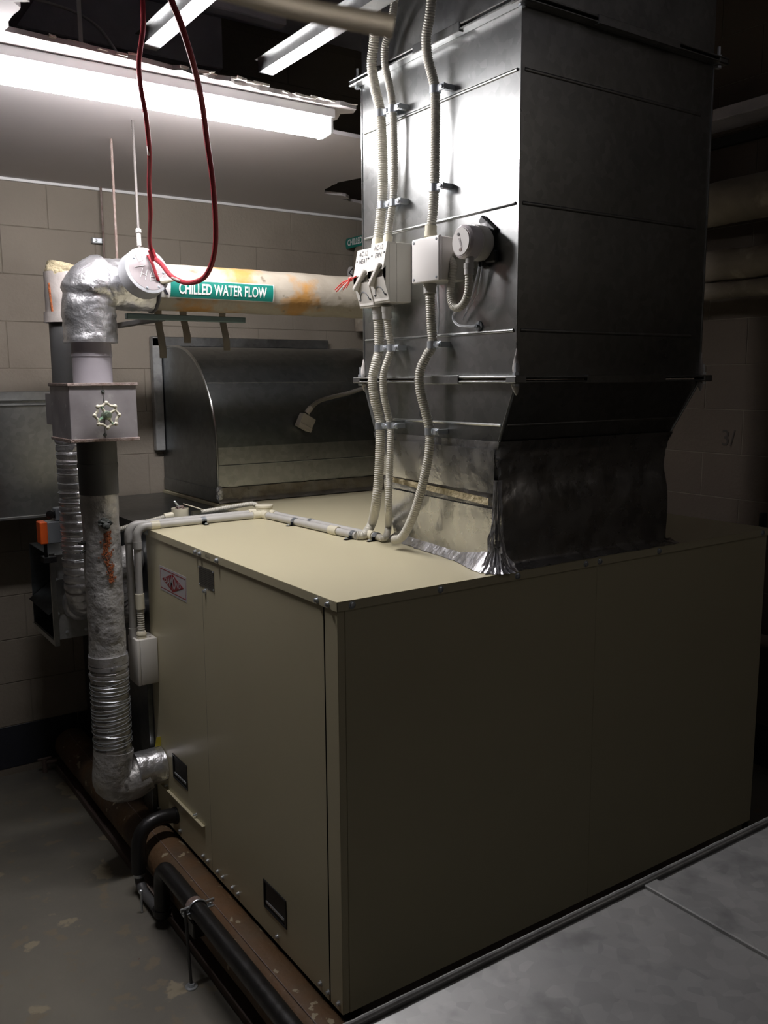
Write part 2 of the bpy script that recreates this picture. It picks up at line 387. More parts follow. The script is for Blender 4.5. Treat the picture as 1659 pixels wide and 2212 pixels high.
obj('batten_body', box(NB(), (2.70, -1.6, 2.88), (2.80, -.4, 2.90), .003), LAMPB, t)
for yy_ in (-1.4, -.6): obj('suspension', box(NB(), (2.748, yy_-.002, 2.90), (2.752, yy_+.002, 3.2985)), LAMPB, t)
obj('diffuser', box(NB(), (2.69, -1.59, 2.78), (2.81, -.41, 2.879), .015, 3), mat('added_fill_diffuser', (.9, .9, .9), .4, emis=((1.0, .93, .86), ADDED_FILL_STRENGTH)), t)
# pencilled figures on the plasterboard underside
bm = textbm('7804', .022, .8)
c = P(336, 162, 'z', CZ)
mapbm(bm, lambda u, v, w_: V(c.x+u, c.y+v, CZ-.0008))
obj('pencil_figures', bm, INK, ceil_sheet, False)

# ================================================================== AIR HANDLING UNIT
X0, X1, Y0, Y1, Z0, Z1 = 1.03, 2.735, 1.69, 2.965, .09, 1.145
ahu = thing('air_handling_unit', 'large beige air handling cabinet filling the middle, silver duct rising from its lid', 'cabinet', (X0, Y0, Z0))
LIP = .023
bm = NB(); box(bm, (X0-.004, Y0-.006, Z1-.0015), (X1+.005, Y1+.004, Z1), 0)
box(bm, (X0-.005, Y0-.006, Z1-LIP), (X0-.0035, Y1+.004, Z1-.0005))
box(bm, (X0-.005, Y0-.006, Z1-LIP), (X1+.005, Y0-.0045, Z1-.0005))
box(bm, (X1+.0035, Y0-.006, Z1-LIP), (X1+.005, Y1+.004, Z1-.0005))
obj('lid', bm, PAINT, ahu, False)
Z1b = Z1-.002
obj('casing', box(NB(), (X0+.012, Y0+.012, Z0+.002), (X1-.012, Y1-.002, Z1b)), DARKGAP, ahu, False)
gp = .0025
def lpanel(y0, y1, z0=Z0, z1=Z1b, nm='side_panel'):
    return obj(nm, box(NB(), (X0, y0+gp/2, z0), (X0+.02, y1-gp/2, z1), .0012), PAINT, ahu)
lpanel(Y0, 1.752, nm='corner_post').scale = (1, 1, 1)
# the wide removable panel with two grip recesses is built round the openings
def panel_with_holes(y0, y1, holes):
    bm = NB(); ys = sorted({y0+gp/2, y1-gp/2, *[h[0] for h in holes], *[h[1] for h in holes]}); zs = sorted({Z0, Z1b, *[h[2] for h in holes], *[h[3] for h in holes]})
    for a, b in zip(ys, ys[1:]):
        for c_, d in zip(zs, zs[1:]):
            if any(abs(h[0]-a) < 1e-6 and abs(h[2]-c_) < 1e-6 for h in holes): continue
            bm.faces.new([bm.verts.new(p) for p in ((X0, a, c_), (X0, b, c_), (X0, b, d), (X0, a, d))])
    bmesh.ops.remove_doubles(bm, verts=bm.verts[:], dist=1e-5)
    return obj('side_panel', bm, PAINT, ahu, False)
H1 = (1.985, 2.108, .170, .243); H2 = (2.672, 2.788, .298, .374)
panel_with_holes(1.754, 2.4825, [H1]); panel_with_holes(2.4812, Y1, [H2])
for (a, b, c_, d) in (H1, H2):
    h = obj('grip_recess', box(NB(), (X0+.0005, a, c_), (X0+.0118, b, d)), BLACKP, ahu, False)
    bm = NB()
    for (p, q) in (((X0-.003, a-.006, c_-.006), (X0+.001, b+.006, c_)), ((X0-.003, a-.006, d), (X0+.001, b+.006, d+.006)), ((X0-.003, a-.006, c_), (X0+.001, a, d)), ((X0-.003, b, c_), (X0+.001, b+.006, d))):
        box(bm, p, q, .001)
    obj('grip_rim', bm, BLACKP, h, False, label='black rim')
    obj('grip_bar', box(NB(), (X0-.0015, a+.01, c_+.010), (X0+.002, b-.005, c_+.018), .001), ZINC, h, False)
# front (right-hand, shaded) face panels
for a, b in ((X0, 1.90), (1.90, X1)):
    obj('front_panel', box(NB(), (a+(0.0202 if a == X0 else .0002), Y0, Z0), (b-.0002, Y0+.011, Z1b), .0008), PAINT, ahu)
obj('end_panel', box(NB(), (X1-.011, Y0+.012, Z0), (X1, Y1, Z1b)), PAINT, ahu, False)
obj('back_panel', box(NB(), (X0+.021, Y1-.0015, Z0), (X1-.012, Y1, Z1b)), PAINT, ahu, False)
for y in (Y0+.1, Y1-.18): obj('base_bearer', box(NB(), (X0+.12, y, FLOOR+.002), (X1-.08, y+.08, Z0), .003), RAIL, ahu)
# screws: on the lid lip (left side) and front lip, then along the bottom edge
def ahuscrew(p, n, r=.0055, h=.007): obj('screw', screw(NB(), p, n, r, h) or None, ZINC, ahu)
def screw_obj(p, nrm, par, r=.0055, h=.007, mt=ZINC):
    bm = NB(); screw(bm, p, nrm, r, h); return obj('screw', bm, mt, par)
for y in (2.935, 2.51, 2.475, 2.35, 1.775, 1.725): screw_obj((X0-.005, y, Z1-.013), V(-1, 0, 0), ahu)
for x in (1.066, 1.326, 1.586, 1.846, 1.903, 2.164, 2.70): screw_obj((x, Y0-.006, Z1-.012), V(0, -1, 0), ahu, .0065, .005)
for y in (2.952, 2.91, 2.752, 2.553, 2.516, 2.44, 2.40, 2.33, 2.29, 2.036, 1.80, 1.76, 1.71): screw_obj((X0, y, .112), V(-1, 0, 0), ahu, .005, .007)
screw_obj((X0, 2.456, 1.019), V(-1, 0, 0), ahu, .0055, .008)
# drain ledge strip with two small bolts
st = obj('ledge_strip', box(NB(), (X0-.010, 2.531, .2225), (X0, 2.906, .2255), .0008), PAINT, ahu, False)
for y in (2.86, 2.60): screw_obj((X0, y, .236), V(-1, 0, 0), ahu, .004, .01)
# maker's sticker
f = on_left_face(X0, (2.84+2.608)/2, .9925, 0)
sk = obj('sticker', box(NB(), (X0-.0008, 2.608, .951), (X0-.0001, 2.840, 1.034)), STKR, ahu, False, label='white sticker with a red rhombus')
bm = NB()
for v in (-.033, .033): 
    box(bm, (X0-.0012, 2.614, .9925+v-.001), (X0-.0008, 2.834, .9925+v+.001))
for u in (2.614, 2.834): box(bm, (X0-.0012, u-.0008, .9925-.033), (X0-.0008, u+.0008, .9925+.033))
ln = obj('border_line', bm, STKRED, sk, False)
bm = NB(); quadslab(bm, [f(-.094, 0, .0014), f(0, .030, .0014), f(.094, 0, .0014), f(0, -.030, .0014)], (.0005, 0, 0))
obj('rhombus', bm, STKRED, sk, False)
bm = textbm('DIAMOND', .04, .92, .0006, cuts=6)
us = [v.co.x for v in bm.verts]; um = max(map(abs, us)); vs = max(abs(v.co.y) for v in bm.verts)
mapbm(bm, lambda u, v, w_: f(u/um*.074, (v/vs)*.0285*max(.12, 1-abs(u/um)*.80), .0022))
obj('lettering', bm, STKR, sk, False)
# nameplate
np_ = obj('nameplate', box(NB(), (X0-.0015, 2.388, 1.030), (X0, 2.500, 1.092), .0004), PLATE, ahu, False, label='small dark metal nameplate with engraved rows')
bm = NB()
for i in range(9):
    z = 1.085-i*.0058; y = 2.494
    while y > 2.40:
        L = random.uniform(.006, .018); box(bm, (X0-.0018, y-L, z-.0012), (X0-.0015, y, z)); y -= L+.003
obj('engraving', bm, BLACKP, np_, False)
for y in (2.392, 2.496):
    for z in (1.034, 1.088): 
        bm = NB(); screw(bm, (X0-.0015, y, z), V(-1, 0, 0), .0022, .002); obj('rivet', bm, ZINC, np_)
# pencil marks on lid lip
bm = textbm('AC-12', .014, .9); g_ = on_left_face(X0-.005, 2.42, Z1-.013, .0006)
mapbm(bm, lambda u, v, w_: g_(u, v, 0)); obj('pencil_mark', bm, PLATE, ahu, False)
# ================================================================== REAR PLENUM (behind the cabinet)
PX0, PX1, PY0, PY1, PZ1 = 1.07, 2.72, 2.972, 3.985, 1.13
pn = thing('mixing_plenum', 'dark galvanised plenum box behind the beige cabinet, against the back wall', 'plenum', (PX0, PY0, FLOOR))
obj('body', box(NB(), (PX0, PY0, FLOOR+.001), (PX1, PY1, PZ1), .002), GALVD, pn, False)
obj('top_cover', box(NB(), (1.475, PY0, PZ1+.0002), (PX1+.01, PY1, 1.143), .001), PAINT, pn, False, label='beige top cover')
obj('edge_angle', box(NB(), (PX0-.003, PY0, PZ1-.03), (PX0, PY1, PZ1+.002)), GALV, pn, False)
obj('edge_angle', box(NB(), (PX0-.003, 3.60, FLOOR+.001), (PX0, 3.63, PZ1-.03)), GALV, pn, False)

# ================================================================== SUPPLY DUCT
DX0, DX1, DY0, DY1 = 1.55, 2.29, 1.663, 2.36
ZF, ZT = 1.648, 2.535
NX0, NX1, NY0, NY1, ZN = 1.552, 2.236, 1.738, 2.285, 1.452
duct = thing('supply_duct', 'tall silver galvanised duct rising from the cabinet lid to the ceiling', 'duct', (DX0, DY0, Z1))
SE = [ZF+.004, 1.77, 2.077, 2.386, ZT-.006]
def dpanel(nm, corners, nrm, bulge, par=duct, mt=GALV, nx=10, nz=8, bulge2=0, th=.0012, sk=False):
    """sheet panel as a slightly crowned grid. corners: a(bottom-start) b(bottom-end) c(top-end) d(top-start)"""
    a, b, c_, d = [Vector(p) for p in corners]; bm = NB(); g = []
    for j in range(nz+1):
        row = []
        for i in range(nx+1):
            s, t_ = i/nx, j/nz
            p = (a*(1-s)+b*s)*(1-t_)+(d*(1-s)+c_*s)*t_
            e = min(1, min(s, 1-s)*12)*min(1, min(t_, 1-t_)*12)
            row.append(bm.verts.new(p+nrm*(bulge*math.sin(PI*s)*math.sin(PI*t_)+bulge2*noise.noise(p*3.1)*e)))
        g.append(row)
    for j in range(nz):
        for i in range(nx): bm.faces.new((g[j][i], g[j][i+1], g[j+1][i+1], g[j+1][i]))
    if sk: skew(bm)
    return obj(nm, bm, mt, par)
SL = V(-1, 0, 0); SF = V(0, -1, 0)
for i, (z0, z1) in enumerate(zip(SE, SE[1:])):
    q_ = [.0005, .001, .0015, .0008][i]
    dpanel('duct_panel', [(DX0, DY1, z0), (DX0, DY0, z0), (DX0, DY0, z1), (DX0, DY1, z1)], SL, q_, bulge2=.0008)
    dpanel('duct_panel', [(DX0, DY0, z0), (DX1, DY0, z0), (DX1, DY0, z1), (DX0, DY0, z1)], SF, q_, bulge2=.0012)
for z in SE[1:-1]:
    bm = NB(); tube(bm, [(DX0-.001, DY1-.012, z), (DX0-.001, DY0+.012, z)], .0042, 10); obj('stiffening_bead', bm, GALV, duct)
    bm = NB(); tube(bm, [(DX0+.012, DY0+.0045, z), (DX1-.05, DY0+.0045, z)], .0068, 14); obj('stiffening_bead', bm, GALV, duct)
bm = NB(); box(bm, (DX0+.002, DY1-.002, ZF), (DX1, DY1, ZT)); box(bm, (DX1-.002, DY0+.001, ZF), (DX1, DY1, ZT)); obj('duct_back', bm, GALV, duct, False)
for (x, y) in ((DX0, DY0), (DX1, DY0), (DX0, DY1)):
    obj('corner_seam', box(NB(), (x-.003, y-.003, ZF+.006), (x+.003, y+.003, ZT-.006), .0012), GALV, duct)
# flanges (slide-on frames) with clips, corner pieces and bolts
def flange(z, out, nm='flange'):
    o_ = out; fl = None
    bm = NB()
    for dz in (-.0085, .0035):
        for (a, b) in (((DX0-o_, DY0-o_, z+dz), (DX0, DY1+o_, z+dz+.005)), ((DX0-o_, DY0-o_, z+dz), (DX1+o_, DY0, z+dz+.005)), ((DX1, DY0-o_, z+dz), (DX1+o_, DY1+o_, z+dz+.005)), ((DX0-o_, DY1, z+dz), (DX1+o_, DY1+o_, z+dz+.005))):
            box(bm, a, b, .0015)
    fl = obj(nm, bm, GALVR, duct)
    for (x, y) in ((DX0-o_*.3, DY0-o_*.3), (DX1+o_*.3, DY0-o_*.3), (DX0-o_*.3, DY1+o_*.3)):
        bm = NB(); box(bm, (x-.019, y-.019, z-.0095), (x+.019, y+.019, z+.0092), .002); 
        cp = obj('corner_piece', bm, GALVR, fl)
        bm = NB(); lathe(bm, V(x, y, z+.0105), V(0, 0, 1), [(0, .009), (.007, .009), (.0072, .0048), (.03, .0048)], 6); obj('bolt', bm, ZINC, fl)
        bm = NB(); lathe(bm, V(x, y, z-.011), V(0, 0, -1), [(0, .009), (.006, .009)], 6); obj('bolt', bm, ZINC, fl)
    for (a, b) in (((DX0-o_-.002, 1.86, z-.012), (DX0-o_+.014, 2.06, z+.0115)), ((1.78, DY0-o_-.002, z-.011), (2.10, DY0-o_+.014, z+.011))):
        obj('flange_clip', box(NB(), a, b, .0015), GALV, fl)
flange(ZF, .026); flange(ZT, .030)
# upper length above the top flange
Z2 = 3.295
for cs, nn in (([(DX0, DY1, ZT), (DX0, DY0, ZT), (DX0, DY0, Z2), (DX0, DY1, Z2)], SL), ([(DX0, DY0, ZT), (DX1, DY0, ZT), (DX1, DY0, Z2), (DX0, DY0, Z2)], SF)):
    dpanel('upper_panel', cs, nn, .001, mt=GALVR)
bm = NB(); box(bm, (DX0+.002, DY1-.002, ZT), (DX1, DY1, Z2)); box(bm, (DX1-.002, DY0+.001, ZT), (DX1, DY1, Z2)); obj('duct_back', bm, GALV, duct, False)
# transition piece
T = [V(DX0, DY0, ZF-.004), V(DX1, DY0, ZF-.004), V(DX1, DY1, ZF-.004), V(DX0, DY1, ZF-.004)]
B_ = [V(NX0, NY0, ZN), V(NX1, NY0, ZN), V(NX1, NY1, ZN), V(NX0, NY1, ZN)]
MZ = 1.53; kk = (MZ-ZN)/(ZF-.004-ZN); Mi = [B_[i].lerp(T[i], kk) for i in range(4)]
SD = (B_[1]-B_[0]).cross(T[0]-B_[0]).normalized()
if SD.y > 0: SD = -SD
dpanel('transition_panel', [Mi[3], Mi[0], T[0], T[3]], SL, .0008); dpanel('transition_panel', [B_[3], B_[0], Mi[0], Mi[3]], SL, .0006)
dpanel('transition_panel', [Mi[0], Mi[1], T[1], T[0]], SD, .001); dpanel('transition_panel', [B_[0], B_[1], Mi[1], Mi[0]], SD, .0006)
dpanel('transition_panel', [B_[1], B_[2], T[2], T[1]], V(1, 0, 0), 0); dpanel('transition_panel', [B_[2], B_[3], T[3], T[2]], V(0, 1, 0), 0)
bm = NB(); tube(bm, [Mi[3]+V(-.001, -.01, 0), Mi[0]+V(-.001, .01, 0)], .0036, 8); obj('stiffening_bead', bm, GALV, duct)
bm = NB(); tube(bm, [Mi[0]+V(.01, .004, 0), Mi[1]+V(-.01, .004, 0)], .0056, 12); obj('stiffening_bead', bm, GALV, duct)
for i in (0, 1, 3):
    bm = NB(); tube(bm, [B_[i]+V(0, 0, .005), T[i]-V(0, 0, .006)], .0045, 8); obj('corner_seam', bm, GALV, duct)
# sealant smears near flange corners
for (x, y, hh) in ((DX0-.003, DY0-.002, .07), (DX0-.003, DY1, .06), (DX1, DY0-.003, .07)):
    for sg, hh in ((1, hh), (-1, hh*.45)):
        bm = NB()
        bmesh.ops.create_icosphere(bm, subdivisions=3, radius=1)
        for v in bm.verts:
            p_ = v.co.copy(); s_ = .5-.5*p_.z*sg
            v.co = V(x+p_.x*(.004+.010*s_*s_), y+p_.y*(.004+.012*s_*s_), ZF+sg*(.010+hh*.45)+p_.z*hh*.5)
        jitter(bm, .004, 40); obj('sealant_smear', bm, SEAL, duct)
# foil-wrapped flexible collar between transition and lid
def rect_ring(x0, x1, y0, y1, z, n):
    pts = []
    for (a, b) in (((x0, y1), (x0, y0)), ((x0, y0), (x1, y0)), ((x1, y0), (x1, y1)), ((x1, y1), (x0, y1))):
        for i in range(n): pts.append(V(a[0]+(b[0]-a[0])*i/n, a[1]+(b[1]-a[1])*i/n, z))
    return pts
bm = NB(); rows = 46; nn = 44; prev = None; rings = []
for j in range(rows+1):
    t_ = j/rows; z = Z1+.0005+(ZN+.035-Z1)*t_
    wst = .010*math.exp(-((t_-.70)/.12)**2); fl_ = .028*max(0, 1-t_/.05)**2; 
    off = .004+fl_-wst+.004*math.exp(-((t_-.35)/.2)**2)
    if t_ > .86: off += .002
    x0 = NX0-off; x1 = NX1+off+wst; y0 = NY0-off-.012*(1-t_)-(-.0 if t_ < .9 else 0); y1 = NY1+off
    if t_ > .9:  # follow the splay of the transition
        k2 = (z-ZN)/(ZF-ZN); k2 = max(0, k2); y0 = NY0+(DY0-NY0)*k2-off; y1 = NY1+(DY1-NY1)*k2+off; x1 = NX1+(DX1-NX1)*k2+off
    ring = []
    for p in rect_ring(x0, x1, y0, y1, z, nn):
        d = noise.noise(V(p.x*9, p.y*9, p.z*14))*.0022+noise.noise(V(p.x*34+5, p.y*34, p.z*40))*.0009
        cr = min((p-V(x0, y0, z)).length/.07, 1); d += (1-cr)*noise.noise(V(p.x*60, p.y*60, p.z*30))*.009
        nx_ = V(-1, 0, 0) if abs(p.x-x0) < 1e-6 else V(1, 0, 0) if abs(p.x-x1) < 1e-6 else V(0, -1, 0) if abs(p.y-y0) < 1e-6 else V(0, 1, 0)
        if j == 0: d = abs(noise.noise(p*30))*.02
        ring.append(bm.verts.new(p+nx_*d))
    rings.append(ring)
for a, b in zip(rings, rings[1:]):
    n_ = len(a)
    for k in range(n_): bm.faces.new((a[k], a[(k+1) % n_], b[(k+1) % n_], b[k]))
skew(bm)
collar = obj('foil_collar', bm, FOILN, duct, ang=70, label='crinkled foil-taped collar on the lid')
# overlapping tape strips on the collar's lit side
for i, (z, h, y0, y1) in enumerate(((1.412, .115, NY0-.009, NY1), (1.24, .145, NY0-.018, NY1-.03))):
    dpanel('tape_strip', [(NX0-.0135, y1, z-h/2), (NX0-.0135, y0, z-h/2-.004), (NX0-.0135, y0, z+h/2-.004), (NX0-.0135, y1, z+h/2)], SL, .001, collar, FOILN, 30, 6, .0016, sk=True)
dpanel('exposed_liner', [(NX0-.0165, NY1-.06, 1.336), (NX0-.0165, NY0+.01, 1.318), (NX0-.0165, NY0+.01, 1.338), (NX0-.0165, NY1-.06, 1.352)], SL, .001, collar, TORN, 40, 3, .006, sk=True)
# crumpled corner of tape spilling over the lid
bm = NB(); n = 60; rr = []
cx_, cy_ = NX0-.004, NY0-.012
for j in range(14):
    t_ = j/13; ring = []
    for i in range(n):
        a = PI*.85+PI*.95*i/(n-1)
        r_ = (.012+.008*math.sin(j*1.7))*(1-t_)+.055*t_**2.4 if j < 13 else .062
        r_ = .010+.046*t_**3.2; zf = Z1+.0015+.24*(1-t_)**1.35
        w_ = noise.noise(V(a*5, t_*5, 3))*.009+math.sin(a*22+noise.noise(V(a*2, t_*4, 0))*6)*.0011+noise.noise(V(a*12, t_*14, 8))*.007
        ring.append(bm.verts.new((cx_+math.cos(a)*(r_+w_*(.4+t_)), cy_+math.sin(a)*(r_+w_*(.4+t_)), zf+abs(w_)*.2)))
    rr.append(ring)
for a, b in zip(rr, rr[1:]):
    for k in range(n-1): bm.faces.new((a[k], a[k+1], b[k+1], b[k]))
obj('crumpled_corner_tape', bm, FOIL, duct, ang=60, label='bright crumpled foil at the near corner')
# tape skirt lying on the lid along the collar
bm = NB(); n = 50; g = []
for j in range(5):
    row = []
    for i in range(n+1):
        y = 1.71+(2.21-1.71)*i/n; wd = .026+.008*noise.noise(V(y*9, 1, 1))+.026*max(0, 1-abs(y-1.76)/.13); x = NX0-.010-(j/4)*wd
        row.append(bm.verts.new((x, y, Z1+.001+(1-j/4)*(.024+.024*max(0, 1-abs(y-1.76)/.13))+abs(noise.noise(V(x*60, y*60, 0)))*.003)))
    g.append(row)
for j in range(4):
    for i in range(n): bm.faces.new((g[j][i], g[j][i+1], g[j+1][i+1], g[j+1][i]))
skew(bm)
obj('tape_skirt', bm, FOIL, duct, ang=60)
bm = NB(); g = []
for j in range(4):
    row = []
    for i in range(n+1):
        x = 1.54+(2.27-1.54)*i/n; y = NY0-.012-.034*j/3+.004*noise.noise(V(x*14, j, 0)); y = max(y, Y0-.003)
        row.append(bm.verts.new((x, y, Z1+.001+(1-j/3)**2*.010+abs(noise.noise(V(x*50, y*60, 4)))*.002)))
    g.append(row)
for j in range(3):
    for i in range(n): bm.faces.new((g[j][i], g[j][i+1], g[j+1][i+1], g[j+1][i]))
obj('tape_skirt', bm, FOILN, duct, ang=60)

# ================================================================== RETURN ELBOW DUCT
EX0, EX1 = 1.49, 2.42
el = thing('elbow_duct', 'quarter-round galvanised elbow duct curving from the back wall down behind the cabinet', 'duct', (EX0, 3.38, 1.145))
prof = [(3.38, 1.20), (3.379, 1.30)]
ccy, ccz, rad = 3.80, 1.375, .42
for k in range(15):
    a = PI/2*k/14; prof.append((3.80-.42*math.cos(a), 1.375+.425*math.sin(a)))
prof.append((3.93, 1.80)); prof.append((3.994, 1.80))
def strip(p, nm, mt=GALV):
    bm = NB(); a = [bm.verts.new((EX0, y, z)) for y, z in p]; b = [bm.verts.new((EX1, y, z)) for y, z in p]
    for i in range(len(p)-1): bm.faces.new((a[i], a[i+1], b[i+1], b[i]))
    return obj(nm, bm, mt, el)
i1 = 2
strip(prof[:i1+1], 'lower_sheet', GALV); strip(prof[i1:9], 'curved_sheet', GALVD); strip(prof[8:], 'curved_sheet', GALVD)  # darker steel on the curve paints in its dark reflections
for (y, z) in (prof[1], prof[8]):
    bm = NB(); tube(bm, [(EX0+.005, y+.001, z), (EX1-.005, y+.001, z)], .003, 8); obj('lap_seam', bm, GALVD, el)
for x in (EX0+.0015, EX1-.0015):
    bm = NB(); vs_ = [bm.verts.new((x, y, z)) for y, z in prof]+[bm.verts.new((x, 3.994, 1.20))]; bm.faces.new(vs_)
    obj('side_plate', bm, GALVD, el, False)
bm = NB(); tube(bm, [V(EX0, y, z) for y, z in prof], .006, 8); obj('edge_seam', bm, GALV, el)
bm = NB(); tube(bm, [V(EX1, y, z) for y, z in prof], .006, 8); obj('edge_seam', bm, GALV, el)
obj('base_collar', box(NB(), (EX0-.004, 3.372, 1.145), (EX1+.004, 3.985, 1.203), .002), GALVD, el)
bm = NB(); box(bm, (EX0-.045, 3.955, 1.33), (EX0-.001, 3.99, 1.845), .003); obj('wall_flange', bm, GALVF, el)  # paler, more diffuse steel stands in for the bright metal reflection
bm = NB(); box(bm, (EX0-.045, 3.955, 1.806), (EX1-.04, 3.99, 1.85), .003); obj('wall_flange', bm, GALVR, el)
bm = NB(); box(bm, (EX1+.001, 3.96, 1.40), (EX1+.03, 3.99, 1.80), .003); obj('wall_flange', bm, GALVD, el)
# foil tape at foot of the elbow
bm = NB(); n = 60; g = []
for j in range(7):
    row = []
    for i in range(n+1):
        x = EX0-.006+(EX1-EX0)*i/n
        row.append(bm.verts.new((x, 3.369-.002*abs(noise.noise(V(x*25, j, 3)))*4-(.012 if j == 0 else 0), 1.1465+.062*j/6+.004*noise.noise(V(x*22, j, 1)))))
    g.append(row)
for j in range(6):
    for i in range(n): bm.faces.new((g[j][i], g[j][i+1], g[j+1][i+1], g[j+1][i]))
obj('foil_tape', bm, mat('dark_aged_foil', (.26, .25, .23), .4, .7, var=(.20, .17, .13), vscale=14, bump=.4, bscale=40), el, ang=60)
bm = NB(); bmesh.ops.create_icosphere(bm, subdivisions=4, radius=1)
for v in bm.verts:
    p = v.co.copy(); k3 = 1+.35*noise.noise(p*3.5)+.15*noise.noise(p*9)
    v.co = V(EX0-.002+p.x*.014*k3, 3.366+p.y*.011*k3, 1.188+p.z*.030*k3)
obj('crumpled_foil', bm, FOIL, el, ang=60)

# ================================================================== WALL DUCT ON THE LEFT
wd_ = thing('wall_duct', 'shiny galvanised duct running along the back wall at far left', 'duct', (.2, 3.7, 1.1))
obj('front_panel', box(NB(), (-1.5, 3.70, 1.115), (.985, 3.702, 1.585)), GALV, wd_, False)
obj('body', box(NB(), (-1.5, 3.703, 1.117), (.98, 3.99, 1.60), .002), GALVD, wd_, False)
obj('top_rail', box(NB(), (-1.5, 3.685, 1.575), (.99, 3.70, 1.612), .003), GALVR, wd_)
obj('top_rail', box(NB(), (-1.5, 3.69, 1.555), (.99, 3.70, 1.566), .003), GALVR, wd_)
obj('bottom_hem', box(NB(), (-1.5, 3.692, 1.105), (.985, 3.702, 1.117), .002), GALVR, wd_)
obj('standing_seam', box(NB(), (.66, 3.694, 1.118), (.672, 3.70, 1.555), .001), GALV, wd_)

# ================================================================== DAMPER BOX AND ACTUATOR
db = thing('damper_box', 'open-ended galvanised damper box behind the silver flexible duct at left', 'duct', (.78, 3.3, .7))
bx0, bx1, by0, by1, bz0, bz1 = .785, 1.065, 3.30, 3.62, .70, 1.02
obj('front_plate', box(NB(), (bx0, by0, bz0), (bx1, by0+.003, bz1)), GALVF, db, False)  # paler steel than the other plates, so the front looks lit
obj('rear_plate', box(NB(), (bx0, by1-.003, bz0), (bx1, by1, bz1)), GALVD, db, False)
obj('top_plate', box(NB(), (bx0, by0+.003, bz1-.003), (bx1, by1-.003, bz1)), GALVD, db, False)
obj('bottom_plate', box(NB(), (bx0, by0+.003, bz0), (bx1, by1-.003, bz0+.003)), GALVD, db, False)
bm = NB(); box(bm, (bx0-.004, by0-.014, bz0-.02), (bx0+.014, by0, bz1+.01), .001); obj('flange', bm, GALV, db)
bm = NB(); box(bm, (bx0-.004, by0, bz0-.02), (bx0+.014, by1, bz0), .001); obj('flange', bm, GALV, db)
obj('middle_plate', box(NB(), (bx0+.014, by0-.004, .80), (bx1, by0, .93), .001), GALVR, db)
a_ = math.radians(35)
bld = obj('blade', obox(NB(), V(.86, 3.46, .86), V(math.cos(a_), 0, math.sin(a_)), V(0, 1, 0), V(-math.sin(a_), 0, math.cos(a_)), (.22, .30, .003)), GALVD, db, False)
for (x, z) in ((.80, 1.0), (.80, .93), (.80, .80), (.83, .725), (.90, .725), (.97, .725), (.795, .69)): screw_obj((x, by0-.004 if z > .75 and z < .95 else by0, z), V(0, -1, 0), db, .0045, .005)
ac = thing('damper_actuator', 'grey damper actuator with a bright orange end above the damper box', 'actuator', (.79, 3.27, 1.08))
obj('orange_end', box(NB(), (.742, 3.235, 1.075), (.768, 3.29, 1.155), .003), ORANGE, ac, label='orange end')
obj('body', box(NB(), (.768, 3.235, 1.075), (.835, 3.29, 1.153), .003), GREYB, ac)
obj('gearbox', box(NB(), (.80, 3.24, 1.153), (.84, 3.285, 1.20), .003), GREYB, ac)
bm = NB(); lathe(bm, V(.793, 3.262, 1.178), V(-.6, -.8, 0), [(0, .016), (.018, .016), (.02, .012)], 8); obj('knob', bm, BLACKP, ac)
bm = NB(); cyl(bm, (.765, 3.27, 1.02), (.765, 3.27, 1.075), .006, n=10); box(bm, (.755, 3.262, 1.0), (.80, 3.312, 1.022), .002); obj('spindle', bm, BLACKP, ac)

# ================================================================== PIPES
def lagged(pts, r, amp, sc, n=28, step=.012, seed=0, ribs=0):
    pp = resample(smoothpath(pts, .01), step) if len(pts) > 2 else resample([Vector(pts[0]), Vector(pts[1])], step)
    pp.append(Vector(pts[-1])); bm = NB(); tube(bm, pp, r, n)
    for i, v in enumerate(bm.verts):
        ring = i//n; c = pp[min(ring, len(pp)-1)]; d = (v.co-c)
        if d.length > 1e-6:
            k = noise.noise(v.co*sc+Vector((seed, 0, 0)))*amp+noise.noise(v.co*sc*3)*amp*.4
            if ribs and (ring % ribs == 0): k -= .0035
            v.co += d.normalized()*k
    return bm
PXc, PYc, PZh = .858, 2.90, 1.958
main = thing('chilled_water_pipe', 'insulated chilled water pipe with foil elbow, dropping at left and running behind the duct', 'pipe', (PXc, PYc, .3))
# horizontal lagged run
bm = lagged([(1.03, PYc, PZh), (3.3, PYc, PZh)], .076, .003, 9, 36)
hz = obj('lagged_run', bm, CANVAS, main, label='painted lagging with orange-brown stains')
bm = lagged([(.96, PYc, PZh-.002), (1.06, PYc, PZh)], .073, .004, 20, 32, .008); obj('patched_section', bm, TORN, main, label='cream patched lagging')
# foil elbow
elp = [V(1.06, PYc, PZh), V(1.0, PYc, PZh), V(.955, PYc, PZh)]+[V(.938, PYc, PZh-.08)+V(-.08*math.sin(PI/2*k/8), 0, .08*math.cos(PI/2*k/8)) for k in range(9)]+[V(PXc, PYc, 1.77)]
bm = NB(); pp = resample(smoothpath(elp, .008), .006); tube(bm, pp, .081, 44)
for i, v in enumerate(bm.verts):
    c = pp[min(i//44, len(pp)-1)]; d = v.co-c
    if d.length > 1e-6:
        k = noise.noise(v.co*14)*.006+abs(noise.noise(v.co*32))*.006+noise.noise(v.co*70)*.0022
        if v.co.x < .9 and v.co.z > 1.93: k += .014
        v.co += d.normalized()*k
obj('foil_elbow', bm, FOIL, main, ang=60, label='shiny crumpled foil elbow')
obj('upper_sleeve', lagged([(PXc, PYc, 1.80), (PXc, PYc, 1.64)], .0615, .001, 10), CANVASG, main, label='smooth grey sleeve')
bm = NB(); tube(bm, [(PXc, PYc, 1.738), (PXc, PYc, 1.728)], .0635, 28); obj('band', bm, CANVASG, main)
